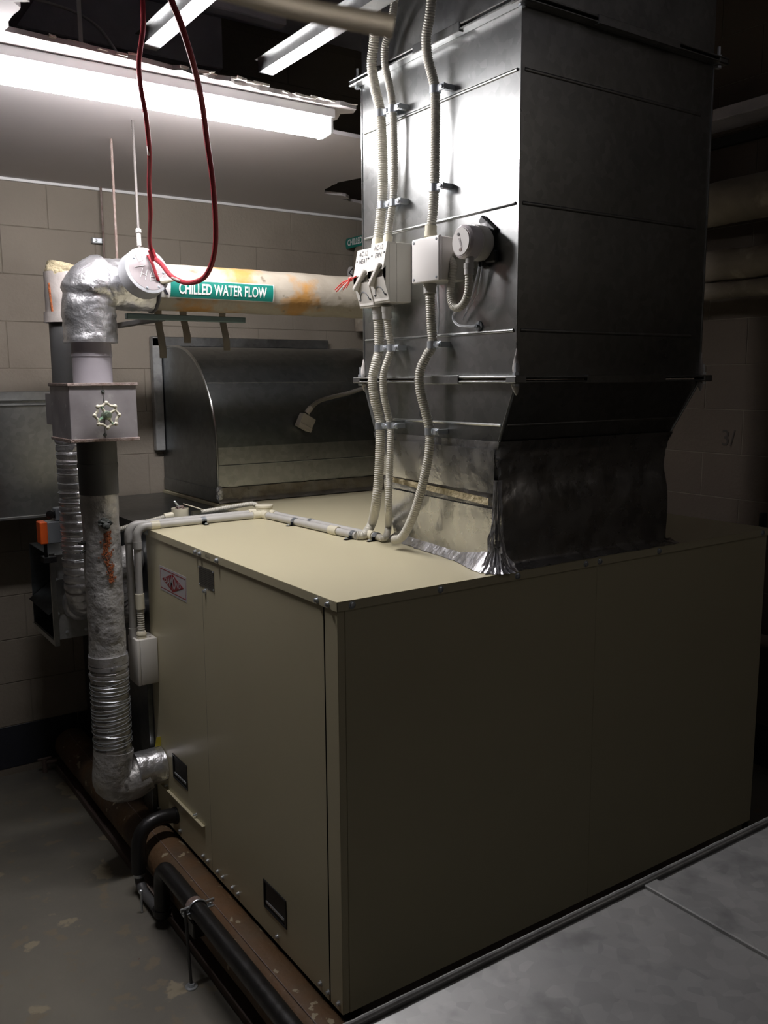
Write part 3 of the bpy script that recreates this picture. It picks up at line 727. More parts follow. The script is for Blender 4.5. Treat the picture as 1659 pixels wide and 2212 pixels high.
obj('dark_sleeve', lagged([(PXc, PYc, 1.47), (PXc, PYc, 1.285)], .0625, .0012, 8), CANVASD, main, label='black-painted sleeve')
bm = NB(); tube(bm, [(PXc, PYc, 1.385), (PXc, PYc, 1.372)], .0645, 28); obj('band', bm, CANVASD, main)
obj('aged_foil_section', lagged([(PXc, PYc, 1.285), (PXc, PYc, .72)], .060, .003, 14, 36, .008), FOILD, main, label='crinkled aged foil with rust streak')
bm = lagged([(PXc+.001, PYc-.001, .73), (PXc, PYc, .39)], .0625, .002, 16, 36, .0042, ribs=5); obj('wire_wrapped_section', bm, FOILN, main, label='foil sleeve bound with rings of wire')
bm = NB()
for k in range(19):
    z = .66-.0125*k-(.01 if k > 4 else 0); rr_ = .0645
    ang = random.uniform(-.03, .03); tube(bm, [V(PXc+rr_*math.cos(a), PYc+rr_*math.sin(a), z+ang*math.cos(a)*.3+.0015*noise.noise(V(k, a*3, 0))) for a in [2*PI*i/36 for i in range(37)]], .0011, 5, False)
wr_ = obj('binding_wire', bm, ZINC, main); wr_['kind'] = 'stuff'
bm = NB()
for (z, w__) in ((.725, .03), (.70, .012), (.672, .01)):
    b2 = lagged([(PXc, PYc, z+w__/2), (PXc, PYc, z-w__/2)], .0650, .003, 40, 36, .006); me_ = bpy.data.meshes.new('tmp'); b2.to_mesh(me_); bm.from_mesh(me_); b2.free(); bpy.data.meshes.remove(me_)
obj('foil_band', bm, FOIL, main, ang=60)
# bottom mitred elbow and stub into the cabinet
zst = .300
lo = [V(PXc, PYc, .40), V(PXc-.006, PYc, .34), V(PXc-.002, PYc, .285), V(PXc+.05, PYc, .268), V(.97, PYc+.0, zst-.01)]
bm = NB(); pp = resample(smoothpath(lo, .006), .008); tube(bm, pp, .066, 32)
for i, v in enumerate(bm.verts):
    c = pp[min(i//32, len(pp)-1)]; d = v.co-c
    if d.length > 1e-6: v.co += d.normalized()*(noise.noise(v.co*12)*.005)
obj('bottom_elbow', bm, FOILD, main, label='dull grey bottom elbow')
bm = lagged([(.93, PYc, zst), (X0-.001, PYc, zst+.002)], .064, .004, 18, 36, .006); obj('foil_stub', bm, FOIL, main, ang=60, label='bright foil stub meeting the cabinet')
# rust streak and mastic patch on the riser (front side, towards the viewer)
def on_riser(ang, z, r): return V(PXc+r*math.cos(ang), PYc+r*math.sin(ang), z)
a0 = math.atan2(-PYc, -PXc)
bm = NB()
for k in range(230):
    t_ = random.random(); z = 1.165-.17*t_; aa = a0+.30+random.gauss(0, .12)*(1.3 if .35 < t_ < .5 else .9)-.10*math.sin(t_*5)
    p = on_riser(aa, z, .0632); s = random.uniform(.0025, .006); u = V(-math.sin(aa), math.cos(aa), 0)
    obox(bm, p, V(math.cos(aa), math.sin(aa), 0), u, V(0, 0, 1), (.0018, s, s*random.uniform(.8, 1.8)), .0006)
rs = obj('rust_streak', bm, RUST, main, False, label='orange rust streak'); rs['kind'] = 'stuff'
bm = NB(); bmesh.ops.create_icosphere(bm, subdivisions=3, radius=1); c0 = on_riser(a0+.22, 1.195, .060)
for v in bm.verts:
    p = v.co.copy(); k3 = 1+.5*noise.noise(p*2.5); v.co = c0+V(p.x*.020*k3, p.y*.012*k3, p.z*.016*k3)
obj('mastic_patch', bm, TAR, main)
bm = NB(); dn = V(math.cos(a0+.22), math.sin(a0+.22), 0); lathe(bm, on_riser(a0+.22, 1.187, .066), dn, [(0, .011), (.016, .011), (.018, .008)], 16); obj('plug', bm, TAR, main)
bm = NB(); lathe(bm, V(PXc-.06, PYc-.015, 1.13), V(-1, -.3, 0), [(0, .007), (.012, .007), (.013, .004), (.022, .004)], 10); lathe(bm, V(PXc-.06, PYc-.015, 1.105), V(-1, -.3, -.6), [(0, .004), (.02, .003)], 8); obj('bleed_nipple', bm, TAR, main)
# green flow label wrapped on the run
def on_run(u, v, lift, x0, cz=None):
    a = v/.076; base = math.radians(-8)
    return V(x0+u, PYc-(.0775+lift)*math.cos(a+base), PZh+(.0775+lift)*math.sin(a+base))
lx0, lx1 = 1.098, 1.515
def patch(u0, u1, v0, v1, lift, x0, nu=2, nv=10, par=None, nm='flow_label', mt=GREEN, lab=None):
    bm = NB(); g = []
    for j in range(nv+1):
        g.append([bm.verts.new(on_run(u0+(u1-u0)*i/nu, v0+(v1-v0)*j/nv, lift, x0)) for i in range(nu+1)])
    for j in range(nv):
        for i in range(nu): bm.faces.new((g[j][i], g[j][i+1], g[j+1][i+1], g[j+1][i]))
    return obj(nm, bm, mt, par or main, label=lab)
LA, LB = P(345, 630, 'y', PYc-.078).x, P(590, 640, 'y', PYc-.078).x
LM = P(369, 640, 'y', PYc-.078).x
flab = patch(LA-.003, LB+.003, -.028, .030, .0035, 0, 6, par=main, mt=LABELW, lab='flow label reading chilled water flow')
patch(LM, LB, -.025, .027, .0042, 0, 6, par=flab, nm='green_field', mt=GREEN)
bm = textbm('CHILLED WATER FLOW', .044, .70, .0009, cuts=8)
um = max(abs(v.co.x) for v in bm.verts); mid = (LM+LB)/2; hw = (LB-LM)/2*.86
ym = max(abs(v.co.y) for v in bm.verts)
mapbm(bm, lambda u, v, w_: on_run(mid+u/um*hw, .001+v/ym*.0185, .0052, 0)); obj('lettering', bm, LABELW, flab, False)
bm = NB(); ac0 = (LA+LM)/2
for s in (1, -1):
    vs_ = [on_run(ac0-.012, .001, .0052, 0), on_run(ac0+.003, .001+s*.020, .0052, 0), on_run(ac0+.013, .001+s*.020, .0052, 0), on_run(ac0-.001, .001, .0052, 0)]
    bm.faces.new([bm.verts.new(p) for p in vs_])
obj('arrow', bm, INK, flab, False)
# support strut under the run, fixed to the wall
t = thing('pipe_strut', 'blue-green painted steel strut under the horizontal pipe', 'bracket', (1.1, 2.95, 1.86))
obj('rail', box(NB(), (.99, 2.93, 1.853), (1.42, 2.955, 1.872), .002), mat('strut_paint', (.14, .2, .2), .5, .3), t)
obj('hook_band', tube(NB(), [V(1.065+.0*a, PYc-.082*math.cos(a), PZh-.082*math.sin(a)) for a in [PI*i/12 for i in range(13)]], .006, 8), CANVASD, t)
obj('wall_arm', box(NB(), (1.10, 2.94, 1.85), (1.125, 3.99, 1.868), .002), CANVASD, t)
# tape tails hanging below the pipe
tg = 'tape tails under the horizontal pipe'
for (px, lab, ln_) in ((343, 'pale tape tail hanging left of the elbow duct corner', .15), (397, 'grey tape tail hanging below the CHILLED lettering, middle of three', .10), (482, 'grey tape tail hanging below the WATER lettering, right of three', .13)):
    p = P(px, 678, 'y', 3.0); bm = NB()
    g = [[bm.verts.new((p.x+du+.006*k/6, 3.0+.012*math.sin(k*.9), p.z+.04-(ln_+.04)*k/6)) for du in (-.013, .013)] for k in range(7)]
    for a, b in zip(g, g[1:]): bm.faces.new((a[0], a[1], b[1], b[0]))
    r_ = bmesh.ops.solidify(bm, geom=bm.faces[:], thickness=.0008)
    tag(obj('tape_tail', bm, TAPE), lab, 'tape', tg)

# ---- valve box with handwheel
vb = thing('valve_box', 'grey painted sheet metal valve box with a cast handwheel, on the vertical pipe', 'valve box', (PXc, 2.84, 1.46))
vx0, vx1, vy0, vy1, vz0, vz1 = .745, .955, 2.775, 2.995, 1.468, 1.640
obj('casing', box(NB(), (vx0, vy0, vz0), (vx1, vy1, vz1), .002), VBOX, vb)
for z, nm in ((vz1, 'top_rim'), (vz0, 'bottom_rim')):
    bm = NB()
    box(bm, (vx0-.005, vy0-.005, z-.005), (vx1+.005, vy0+.003, z+.005), .0015); box(bm, (vx0-.005, vy0, z-.005), (vx0+.003, vy1, z+.005), .0015); box(bm, (vx1-.003, vy0, z-.005), (vx1+.005, vy1, z+.005), .0015)
    jitter(bm, .0012, 60); obj(nm, bm, RUSTE, vb)
obj('joint_line', box(NB(), (.849, vy0-.0008, vz0), (.8505, vy0, vz1)), DARKGAP, vb, False)
for z in (vz1-.022, vz0+.016): screw_obj((.849, vy0, z), V(0, -1, 0), vb, .004, .003, TAR)
wc = P(231, 897, 'y', vy0-.028)
bm = NB(); cyl(bm, wc, wc+V(0, .03, 0), .010, n=14); obj('stem', bm, BRASS, vb)
hwb = NB(); N_ = 64; R_ = .034
pts = []
for k in range(N_+1):
    a = 2*PI*k/N_; pts.append(wc+V(math.cos(a)*(R_+.0025*math.cos(8*a)), 0, math.sin(a)*(R_+.0025*math.cos(8*a))))
tube(hwb, pts, .0042, 8, False); hw_ = obj('handwheel', hwb, IRONC, vb, label='cream and green chipped handwheel')
for k in range(8):
    a = 2*PI*k/8; bm = NB(); bmesh.ops.create_icosphere(bm, subdivisions=2, radius=.0068, matrix=Matrix.Translation(wc+V(math.cos(a)*.038, 0, math.sin(a)*.038))); obj('knob', bm, IRONC, hw_)
for k in range(4):
    a = 2*PI*(k+.35)/4; bm = NB(); tube(bm, [wc+V(0, .002, 0), wc+V(math.cos(a)*.033, 0, math.sin(a)*.033)], .005, 8, True, [.006, .004]); obj('spoke', bm, IRONG, hw_)
bm = NB(); lathe(bm, wc+V(0, .004, 0), V(0, -1, 0), [(0, .014), (.010, .014), (.012, .011), (.012, .006), (.018, .006)], 18); obj('hub', bm, BRASS, hw_)

# ---- second riser behind (return)
R2x, R2y = .862, 3.20
r2 = thing('return_pipe', 'second insulated riser standing behind the valve box pipe, foil ribbed lower half', 'pipe', (R2x, R2y, .85))
bm = lagged([(R2x, R2y, 2.02), (R2x, R2y, 1.85)], .062, .004, 16, 28, .01); obj('white_fitting_cover', bm, mat('dirty_white_cover', (.42, .38, .36), .6, bump=.3, bscale=30, var=(.34, .31, .29), vscale=9), r2, label='dirty white torn cover')
bm = lagged([(R2x+.01, R2y-.0, 2.045), (R2x, R2y, 2.0)], .058, .014, 30, 28, .006); obj('torn_insulation', bm, TORN, r2, ang=60, label='torn cream insulation')
bm = lagged([(R2x, R2y, 1.885), (R2x, R2y, 1.85)], .069, .003, 16, 28, .01); obj('cover_hem', bm, MATS['dirty_white_cover'], r2)
bm = lagged([(R2x+.04, R2y, 2.0), (3.0, R2y, 2.0)], .045, .003, 9, 24, .03); obj('lagged_run', bm, CANVAS, r2)
bm = NB(); tube(bm, [(.805, 3.165, 1.98), (.812, 3.165, 1.88)], .004, 8); obj('rust_drip', bm, RUST, r2)
obj('dark_sleeve', lagged([(R2x, R2y, 1.86), (R2x, R2y, 1.60)], .054, .001, 8), CANVASD, r2)
bm = NB(); box(bm, (R2x-.066, R2y-.07, 1.50), (R2x+.08, R2y+.07, 1.61), .002); obj('valve_cover', bm, VBOX, r2)
obj('cover_skirt', lagged([(R2x, R2y, 1.51), (R2x, R2y, 1.44)], .060, .006, 25, 24, .008), CANVASG, r2)
bm = NB(); pp = resample(smoothpath([V(R2x, R2y, 1.46), V(R2x, R2y, 1.2), V(R2x, R2y, .98), V(R2x+.005, R2y+.01, .90), V(R2x+.02, R2y+.04, .85), V(R2x+.03, R2y+.098, .835)], .01), .0055)
tube(bm, pp, .056, 30, True, [(.0575 if (i % 5) else .0535)+.0015*noise.noise(V(i*.3, 0, 0)) for i in range(len(pp))])
jitter(bm, .0035, 40); obj('ribbed_foil_sleeve', bm, FOIL, r2, ang=50, label='silver ribbed foil sleeve')
bm = NB(); lathe(bm, V(R2x+.03, 3.298, .835), V(0, -1, 0), [(0, .075), (.004, .074), (.02, .062)], 28); jitter(bm, .003, 40); obj('foil_collar', bm, FOIL, r2, ang=60)
bm = NB()
for k in range(13):
    z = 1.43-.034*k; tube(bm, [V(R2x+.0585*math.cos(a), R2y+.0585*math.sin(a), z+.0015*noise.noise(V(k, a*3, 0))) for a in [2*PI*i/30 for i in range(31)]], .0013, 5, False)
o_ = obj('binding_wire', bm, ZINC, r2); o_['kind'] = 'stuff'

# ---- foil ball of flexible duct seen between riser and conduits
bm = NB(); pp = smoothpath([V(1.069, 3.16, 1.0), V(1.03, 3.16, 1.0), V(1.0, 3.16, .97), V(.987, 3.16, .92), V(.99, 3.165, .86), V(1.02, 3.17, .82), V(1.069, 3.17, .81)], .008)
tube(bm, pp, .06, 24, True, [.055+.004*(i % 2) for i in range(len(pp))]); jitter(bm, .004, 35)
tag(obj('flexible_foil_duct', bm, FOILD, ang=60), 'short foil flexible bend on the plenum, seen between riser and conduits', 'duct')

# ---- hanging rods
rg = 'threaded rods hanging from the ceiling at left'
def rod(p0, p1, r, mt, lab, extra=None):
    bm = NB(); L = (p1-p0).length; n = int(L/.004)
    tube(bm, [p0.lerp(p1, i/n) for i in range(n+1)], r, 8, True, [r*(1 if i % 2 else .86) for i in range(n+1)])
    o = obj('threaded_rod', bm, mt); tag(o, lab, 'rod', rg); return o
pr_ = P(283, 262, 'z', CZ)
t = thing('threaded_rod', 'bright threaded rod above the round white housing, right of three rods', 'rod', (1.03, 2.9, 2.05), rg)
bm = NB(); n = 100; pa, pb = V(1.035, 2.92, CZ), P(301, 540, 'y', 2.80)
tube(bm, [pa.lerp(pb, i/n) for i in range(n+1)], .004, 8, True, [.0045 if i % 2 else .0039 for i in range(n+1)]); obj('shank', bm, mat('dull_zinc_rod', (.10, .09, .085), .6, .3), t)
bm = NB(); rq = pa-pb; lathe(bm, pb+rq*.13, rq, [(0, .009), (.012, .009)], 6); lathe(bm, pb+rq*.03, rq, [(0, .007), (.04, .007)], 6); obj('nut', bm, SEAL, t)
pp2 = P(240, 300, 'z', CZ)
rod(V(pp2.x, pp2.y, CZ), V(pp2.x+.0, pp2.y, 2.05), .005, RUSTE, 'grey-brown threaded rod in front of the wall, middle of three rods')
wp = P(218, 415, 'y', 3.97); wq = P(222, 600, 'y', 3.97)
rod(V(wp.x, 3.97, CZ), V(wp.x, 3.97, wq.z-.2), .005, RUSTE, 'thin dark rod against the back wall, left of three rods')
t = thing('wall_clip', 'small metal clip on the back wall beside the thin dark rod', 'clip', (wp.x, 3.97, 2.24))
cc = P(208, 520, 'y', 3.985)
obj('plate', box(NB(), cc-V(.02, .008, .012), cc+V(.03, .014, .012), .003), ZINC, t)
screw_obj(cc-V(.005, .008, 0), V(0, -1, 0), t)

# ---- round white housing with cable hanging in front of the pipe
t = thing('round_white_housing', 'round white plastic housing with scribbled face, hanging tilted in front of the pipe', 'housing', P(313, 587, 'y', 2.77))
ax_ = (RT*.66+UP*.20-FW*.72).normalized()
hc = P(319, 584, 'y', 2.755)
bm = NB(); lathe(bm, hc, -ax_, [(-.004, .067), (0, .075), (.046, .077), (.051, .073), (.051, .052)], 40); obj('case', bm, mat('pale_grey_case', (.40, .41, .43), .4), t)
hu = (UP-ax_*UP.dot(ax_)).normalized(); hv = hu.cross(ax_)*-1
if hv.dot(RT) < 0: hv = -hv
bm = NB(); lathe(bm, hc+ax_*.0035, ax_, [(0, .066), (.0012, .066)], 40); fc = obj('face_plate', bm, mat('grey_face', (.20, .175, .18), .5), t, label='grey face plate with faint scribble')
bm = NB()
def hp(u, v, l=.0065): return hc+ax_*l+hv*u*1.02+hu*v*1.02
for s in ([(-.04, .045), (-.03, .02), (-.015, .03), (-.02, .045)], [(-.045, -.0), (-.01, .012)], [(-.03, -.03), (-.02, .0)], [(-.015, -.035), (-.005, -.002)], [(-.028, -.014), (-.008, -.020)], [(.0, -.036), (.008, -.008)], [(.0, -.036), (.016, -.03)], [(.005, -.022), (.018, -.018)], [(.02, -.03), (.022, -.002)], [(.02, -.015), (.036, -.005)], [(.02, -.015), (.036, -.03)], [(.04, -.035), (.05, -.028), (.042, -.018), (.05, -.01)], [(.04, .01), (.046, .022)]):
    tube(bm, [hp(*q) for q in s], .0007, 5)
sc_ = obj('scribble', bm, LABELW, fc, False)
bm = NB(); tube(bm, smoothpath([hp(.0, .045, .010), hp(.01, .02, .014), hp(.022, -.02, .012), hp(.03, -.03, .008)], .01), .005, 8); obj('loose_wire', bm, REDC, t)
for (u, v) in ((-.045, .03), (.03, -.05), (.05, -.0), (-.01, -.06)): screw_obj(hp(u, v, .004), ax_, t, .0035, .003, GREYB)
bm = NB(); tube(bm, [P(346, 608, 'y', 2.75), P(362, 606, 'y', 2.74), P(381, 603, 'y', 2.735)], .009, 10, True, [.010, .0085, .005]); obj('cable_gland', bm, CREAM, t)
# red cables
D = 2.16; D1 = 2.45; D2 = 2.74
c1 = [near(306, -60, D), near(308, 0, D), near(309, 60, D), near(300, 135, D), near(304, 190, D), near(315, 250, 2.2), near(323, 330, 2.3), near(322, 400, D1), near(325, 460, 2.55), near(323, 520, 2.68), near(330, 553, D2)]
c2 = [near(332, 556, D2), near(350, 572, 2.71), near(372, 598, 2.65), near(405, 611, 2.58), near(440, 600, 2.5), near(460, 560, 2.42), near(466, 500, 2.36), near(460, 400, 2.27), near(448, 310, 2.2), near(436, 220, 2.1), near(418, 140, 2.0), near(390, 50, 1.92), near(370, 0, 1.88), near(350, -70, 1.85)]
t = thing('red_cable', 'dark red cable hanging from the void in a long loop to the white housing', 'cable', near(330, 555, D2))
bm = NB(); tube(bm, smoothpath(c1, .015), .0062, 10); obj('left_strand', bm, REDC, t)
bm = NB(); tube(bm, smoothpath(c2, .015), .0072, 10); obj('right_loop', bm, REDC, t)
bm = NB(); tube(bm, [near(326, 540, 2.72), near(334, 562, 2.74)], .010, 10); obj('tape_wrap', bm, REDC, t)
bm = NB(); cyl(bm, near(390, 608, 2.60), near(372, 600, 2.64), .004, n=8); obj('bare_end', bm, RUSTE, t)
bm = NB(); tube(bm, smoothpath([near(298, 140, 2.16), near(299, 170, 2.158), near(310, 235, 2.185), near(317, 290, 2.245), near(321, 335, 2.30)], .01), .003, 6); obj('paint_drip', bm, LABELW, t, label='white paint streak')

# ================================================================== CONDUITS ON THE DUCT FACE
XF = DX0-.032
def strand(L): return [P(x, y, 'x', xx) for (x, y, xx) in L]
def saddle(par, px, py, xx, r, side=1, base=DX0):
    """zinc half saddle: band round the conduit and a screwed tab to the right"""
    c = P(px, py, 'x', xx); bm = NB()
    tube(bm, [c+V(0, 0, .010), c+V(0, 0, -.010)], r+.0018, 16)
    s = obj('saddle', bm, ZINC, par)
    bm = NB(); box(bm, (xx-.004, c.y-r-.030, c.z-.009), (xx+.0, c.y-r+.002, c.z+.009), .0015)
    box(bm, (xx, c.y-r-.028, c.z-.007), (base, c.y-r-.014, c.z+.007)); obj('saddle_tab', bm, ZINC, s)
    bm = NB(); screw(bm, (xx-.004, c.y-r-.020, c.z), SL, .006, .005); obj('screw', bm, ZINC, s)
def gland(par, a, b, r, mt=CREAM):
    bm = NB(); tube(bm, [a, a.lerp(b, .55), a.lerp(b, .56), b], r, 16, True, [r, r*.98, r*1.08, r*1.08]); obj('gland', bm, mt, par)
RA, RB, RC = .0150, .0112, .0135
A_up = strand([(812, 30, 1.49), (808, 90, 1.50), (803, 140, 1.505), (810, 190, 1.51), (821, 240, 1.518), (826, 320, 1.518), (827, 400, 1.518), (825, 440, 1.518), (821, 480, 1.515), (816, 520, 1.51)])
A_up = [A_up[0]+V(.05, .02, .25)]+A_up
B_up = strand([(850, 20, 1.50), (843, 60, 1.505), (832, 100, 1.51), (832, 140, 1.515), (842, 190, 1.52), (848, 232, 1.522), (851, 320, 1.522), (851, 400, 1.522), (848, 440, 1.522), (842, 480, 1.515), (838, 515, 1.508)])
B_up = [B_up[0]+V(.05, .02, .25)]+B_up
C_up = strand([(935, -30, 1.48), (929, 30, 1.485), (921, 80, 1.49), (924, 125, 1.50), (934, 165, 1.512), (940, 200, 1.517), (940, 300, 1.518), (939, 380, 1.518), (937, 430, 1.516), (934, 470, 1.512), (931, 490, 1.51)])
def flexthing(lab, pts, r, name='flexible_conduit', grp='corrugated conduits on the silver duct'):
    t = thing(name, lab, 'conduit', pts[-1], grp); obj('corrugated_tube', corrugated(NB(), pts, r), PVCF, t); return t
t = flexthing('pale corrugated conduit rising from the HEAT isolator, left of the pair', A_up, RA)
saddle(t, 822, 246, 1.518, RA); saddle(t, 827, 444, 1.518, RA); gland(t, P(816, 518, 'x', 1.51), P(815, 538, 'x', 1.505), RA+.002)
t = flexthing('thinner pale corrugated conduit rising from the FAN isolator', B_up, RB)
saddle(t, 848, 236, 1.522, RB); saddle(t, 850, 438, 1.522, RB); gland(t, P(838, 512, 'x', 1.508), P(837, 532, 'x', 1.50), RB+.003)
t = flexthing('pale corrugated conduit rising from the square junction box', C_up, RC)
saddle(t, 940, 194, 1.517, RC); saddle(t, 938, 406, 1.518, RC); gland(t, P(931, 488, 'x', 1.51), P(930, 512, 'x', 1.508), RC+.003)
A_dn = strand([(817, 690, 1.508), (819, 730, 1.515), (819, 756, 1.518), (812, 785, 1.505), (805, 820, 1.497), (809, 860, 1.50), (818, 895, 1.513), (822, 922, 1.516), (821, 970, 1.508), (818, 1030, 1.500), (812, 1090, 1.495)])
LZC = Z1+.013; E1 = P(771, 1157, 'z', LZC); E2 = P(818, 1160, 'z', LZC)
A_dn += [P(804, 1128, 'z', 1.193), P(794, 1147, 'z', 1.168), P(784, 1157, 'z', LZC), E1]
B_dn = strand([(836, 685, 1.508), (841, 725, 1.515), (845, 752, 1.522), (836, 782, 1.508), (828, 812, 1.50), (829, 850, 1.502), (836, 885, 1.513), (843, 920, 1.522), (843, 970, 1.512), (841, 1030, 1.505), (839, 1100, 1.50)])
B_dn += [P(839, 1136, 'z', 1.185), P(836, 1154, 'z', 1.166), P(829, 1163, 'z', LZC), E2]
C_dn = strand([(929, 632, 1.505), (931, 690, 1.512), (934, 745, 1.518), (922, 768, 1.507), (908, 800, 1.497), (907, 840, 1.497), (918, 885, 1.508), (928, 930, 1.518), (927, 975, 1.512), (919, 1020, 1.505), (908, 1065, 1.50), (896, 1105, 1.50)])
C_dn += [P(880, 1142, 'x', 1.502), P(866, 1162, 'x', 1.503), P(850, 1166, 'x', 1.500)]
t = flexthing('pale corrugated conduit dropping from the HEAT isolator to the lid', A_dn, RA, grp='corrugated conduits on the silver duct')
saddle(t, 819, 753, 1.518, RA); saddle(t, 822, 920, 1.516, RA); gland(t, P(817, 690, 'x', 1.508), P(816, 664, 'x', 1.505), RA+.002, PVC)
t = flexthing('thinner pale corrugated conduit dropping from the FAN isolator to the lid', B_dn, RB)
saddle(t, 845, 752, 1.522, RB); saddle(t, 843, 919, 1.522, RB); gland(t, P(836, 687, 'x', 1.508), P(835, 660, 'x', 1.50), RB+.003, PVC)
t = flexthing('pale corrugated conduit curving from the square junction box down to the lid', C_dn, RC)
saddle(t, 934, 745, 1.518, RC); saddle(t, 929, 932, 1.518, RC); gland(t, P(929, 634, 'x', 1.505), P(928, 606, 'x', 1.505), RC+.004, PVC)

# ---- isolator switches
def isolator(yc, zc, xf, words, lab, lever, xb=DX0):
    """xf: front plane X; body faces -X; cover front is wedge shaped above and below a lever"""
    t = thing('isolator_switch', lab, 'switch', (xb, yc, zc-.085), 'isolator switches on the duct')
    hw, hh = .038, .083
    obj('rear_housing', box(NB(), (xf+.048, yc-hw, zc-hh), (xb-.0005, yc+hw, zc+hh), .003, 2), ISO, t)
    # cover with profile in (x, z): upper wedge, recess, lower wedge
    pf = [(xf+.047, -hh), (xf+.030, -hh), (xf+.006, -.030), (xf+.004, -.016), (xf+.030, -.022), (xf+.033, .012), (xf+.0, .002+.0), (xf+.0, .012), (xf+.012, .060), (xf+.016, hh), (xf+.047, hh)]
    pf = [(xf+.047, -hh), (xf+.024, -hh), (xf+.001, -.014), (xf+.009, -.027), (xf+.010, .016), (xf+.0, .006), (xf+.016, hh), (xf+.047, hh)]
    bm = NB(); quadslab(bm, [V(x, yc-hw, zc+z) for x, z in pf], (0, 2*hw, 0))
    bmesh.ops.triangulate(bm, faces=[f for f in bm.faces if len(f.verts) > 4])
    obj('front_cover', bm, ISO, t, False)
    bm = NB(); box(bm, (xf+.020, yc-hw-.0005, zc-hh+.002), (xf+.047, yc+hw+.0005, zc+hh-.002), .003); obj('side_shell', bm, ISO, t)
    # lever: rotary grip in the recess
    a = lever; c = V(xf+.012, yc, zc-.008)
    bm = NB(); lathe(bm, V(xf+.024, yc, zc-.006), SL, [(0, .024), (.010, .023), (.012, .018)], 24); dial = obj('dial', bm, ISO, t)
    u = V(0, math.cos(a), math.sin(a)); v_ = V(0, -math.sin(a), math.cos(a))
    bm = NB(); obox(bm, V(xf+.004, yc, zc-.006), u, v_, V(1, 0, 0), (.078, .011, .026), .003, 2); obj('lever', bm, ISO, dial)
    # slope of upper wedge for writing
    sl = Vector((.016, 0, hh-.004)).normalized()
    def up(u_, v__, l=.0012): 
        base = V(xf, yc-u_, zc+.004)+sl*v__; return base+V(-sl.z, 0, sl.x)*l
    for i, (wd, vv) in enumerate(words):
        bm = textbm(wd, .021, .82); mapbm(bm, lambda a1, b1, c1, vv=vv, i=i: up(a1+(.004 if i else .0), vv+b1)); obj('handwriting', bm, INK, t, False)
    bm = NB()
    for (uu, vv) in ((-.030, .046), (.031, .050)): lathe(bm, up(uu, vv, 0), V(-sl.z, 0, sl.x), [(0, .003), (.001, .003)], 10)
    obj('screw_hole', bm, BLACKP, t)
    # lower wedge arc mark
    sl2 = Vector((-.023, 0, hh-.012)).normalized()
    def dn(u_, v__, l=.001): return V(xf+.024, yc-u_, zc-hh)+sl2*v__+V(-sl2.z, 0, sl2.x)*l
    bm = NB(); tube(bm, [dn(.022*math.cos(q), .022+.024*math.sin(q)) for q in [PI*k/10 for k in range(11)]], .0013, 6); obj('padlock_arc', bm, GREYB, t)
    bm = NB()
    for uu in (-.028, .028): lathe(bm, dn(uu, .022, 0), V(-sl2.z, 0, sl2.x), [(0, .003), (.001, .003)], 10)
    obj('screw_hole', bm, BLACKP, t)
    return t
isolator(2.228, 1.944, 1.452, [('AC-12', .066), ('HEAT', .044)], 'left isolator switch marked AC-12 HEAT, red wire tied to it', math.radians(138))
isolator(2.146, 1.952, 1.450, [('AC-12', .066), ('FAN', .044)], 'right isolator switch marked AC-12 FAN, beside the junction box', math.radians(132))
t = thing('red_tie_wire', 'red wire tied to the HEAT isolator lever, ends splayed left', 'wire', P(758, 603, 'x', 1.445))
kn = P(757, 603, 'x', 1.445)
bm = NB(); bmesh.ops.create_icosphere(bm, subdivisions=2, radius=.007, matrix=Matrix.Translation(kn)); jitter(bm, .002, 100); obj('knot', bm, REDW, t)
for i, (px, py) in enumerate(((724, 626), (727, 630), (733, 630), (741, 626), (748, 622))):
    e = P(px, py, 'x', 1.44); m_ = (kn+e)/2+V(0, 0, .006-.002*i); bm = NB(); tube(bm, smoothpath([kn, m_, e], .004), .0016, 6); obj('wire_end', bm, REDW if i != 2 else LABELW, t)
bm = NB(); tube(bm, smoothpath([kn, P(764, 600, 'x', 1.447), P(770, 596, 'x', 1.452)], .004), .002, 6); obj('wire_loop', bm, REDW, t)

# ---- square junction box
jb = thing('junction_box', 'square white junction box on the duct between isolators and pressure switch', 'junction box', (DX0, 1.95, 1.9))
jy0, jy1, jz0, jz1 = 1.862, 1.976, 1.906, 2.018; jx = 1.455
obj('housing', box(NB(), (jx+.012, jy0, jz0+.001), (DX0-.0005, jy1, jz1-.001), .004, 2), ISO, jb)
jl = obj('lid', box(NB(), (jx, jy0-.003, jz0-.002), (jx+.012, jy1+.003, jz1+.002), .005, 3), WHITEP, jb)
for y in (jy0+.008, jy1-.008):
    for z in (jz0+.008, jz1-.008): screw_obj((jx, y, z), SL, jl, .0026, .0012, GREYB)
# flexible loop from junction box to pressure switch
loop = [V(1.517, jy0+.004, 1.972), V(1.515, jy0-.012, 1.973)]+strand([(975, 555, 1.508), (980, 575, 1.500), (976, 605, 1.495), (973, 640, 1.492), (980, 662, 1.49), (993, 664, 1.488), (1005, 650, 1.485), (1012, 625, 1.482), (1013, 590, 1.48)])
t = thing('flexible_conduit', 'short pale corrugated conduit looping from junction box to pressure switch', 'conduit', loop[0], 'corrugated conduits on the silver duct')
obj('corrugated_tube', corrugated(NB(), loop, .0105), PVCF, t)
gland(t, loop[-1]-V(0, 0, .004), loop[-1]+V(0, 0, .024), .0125, PVC)

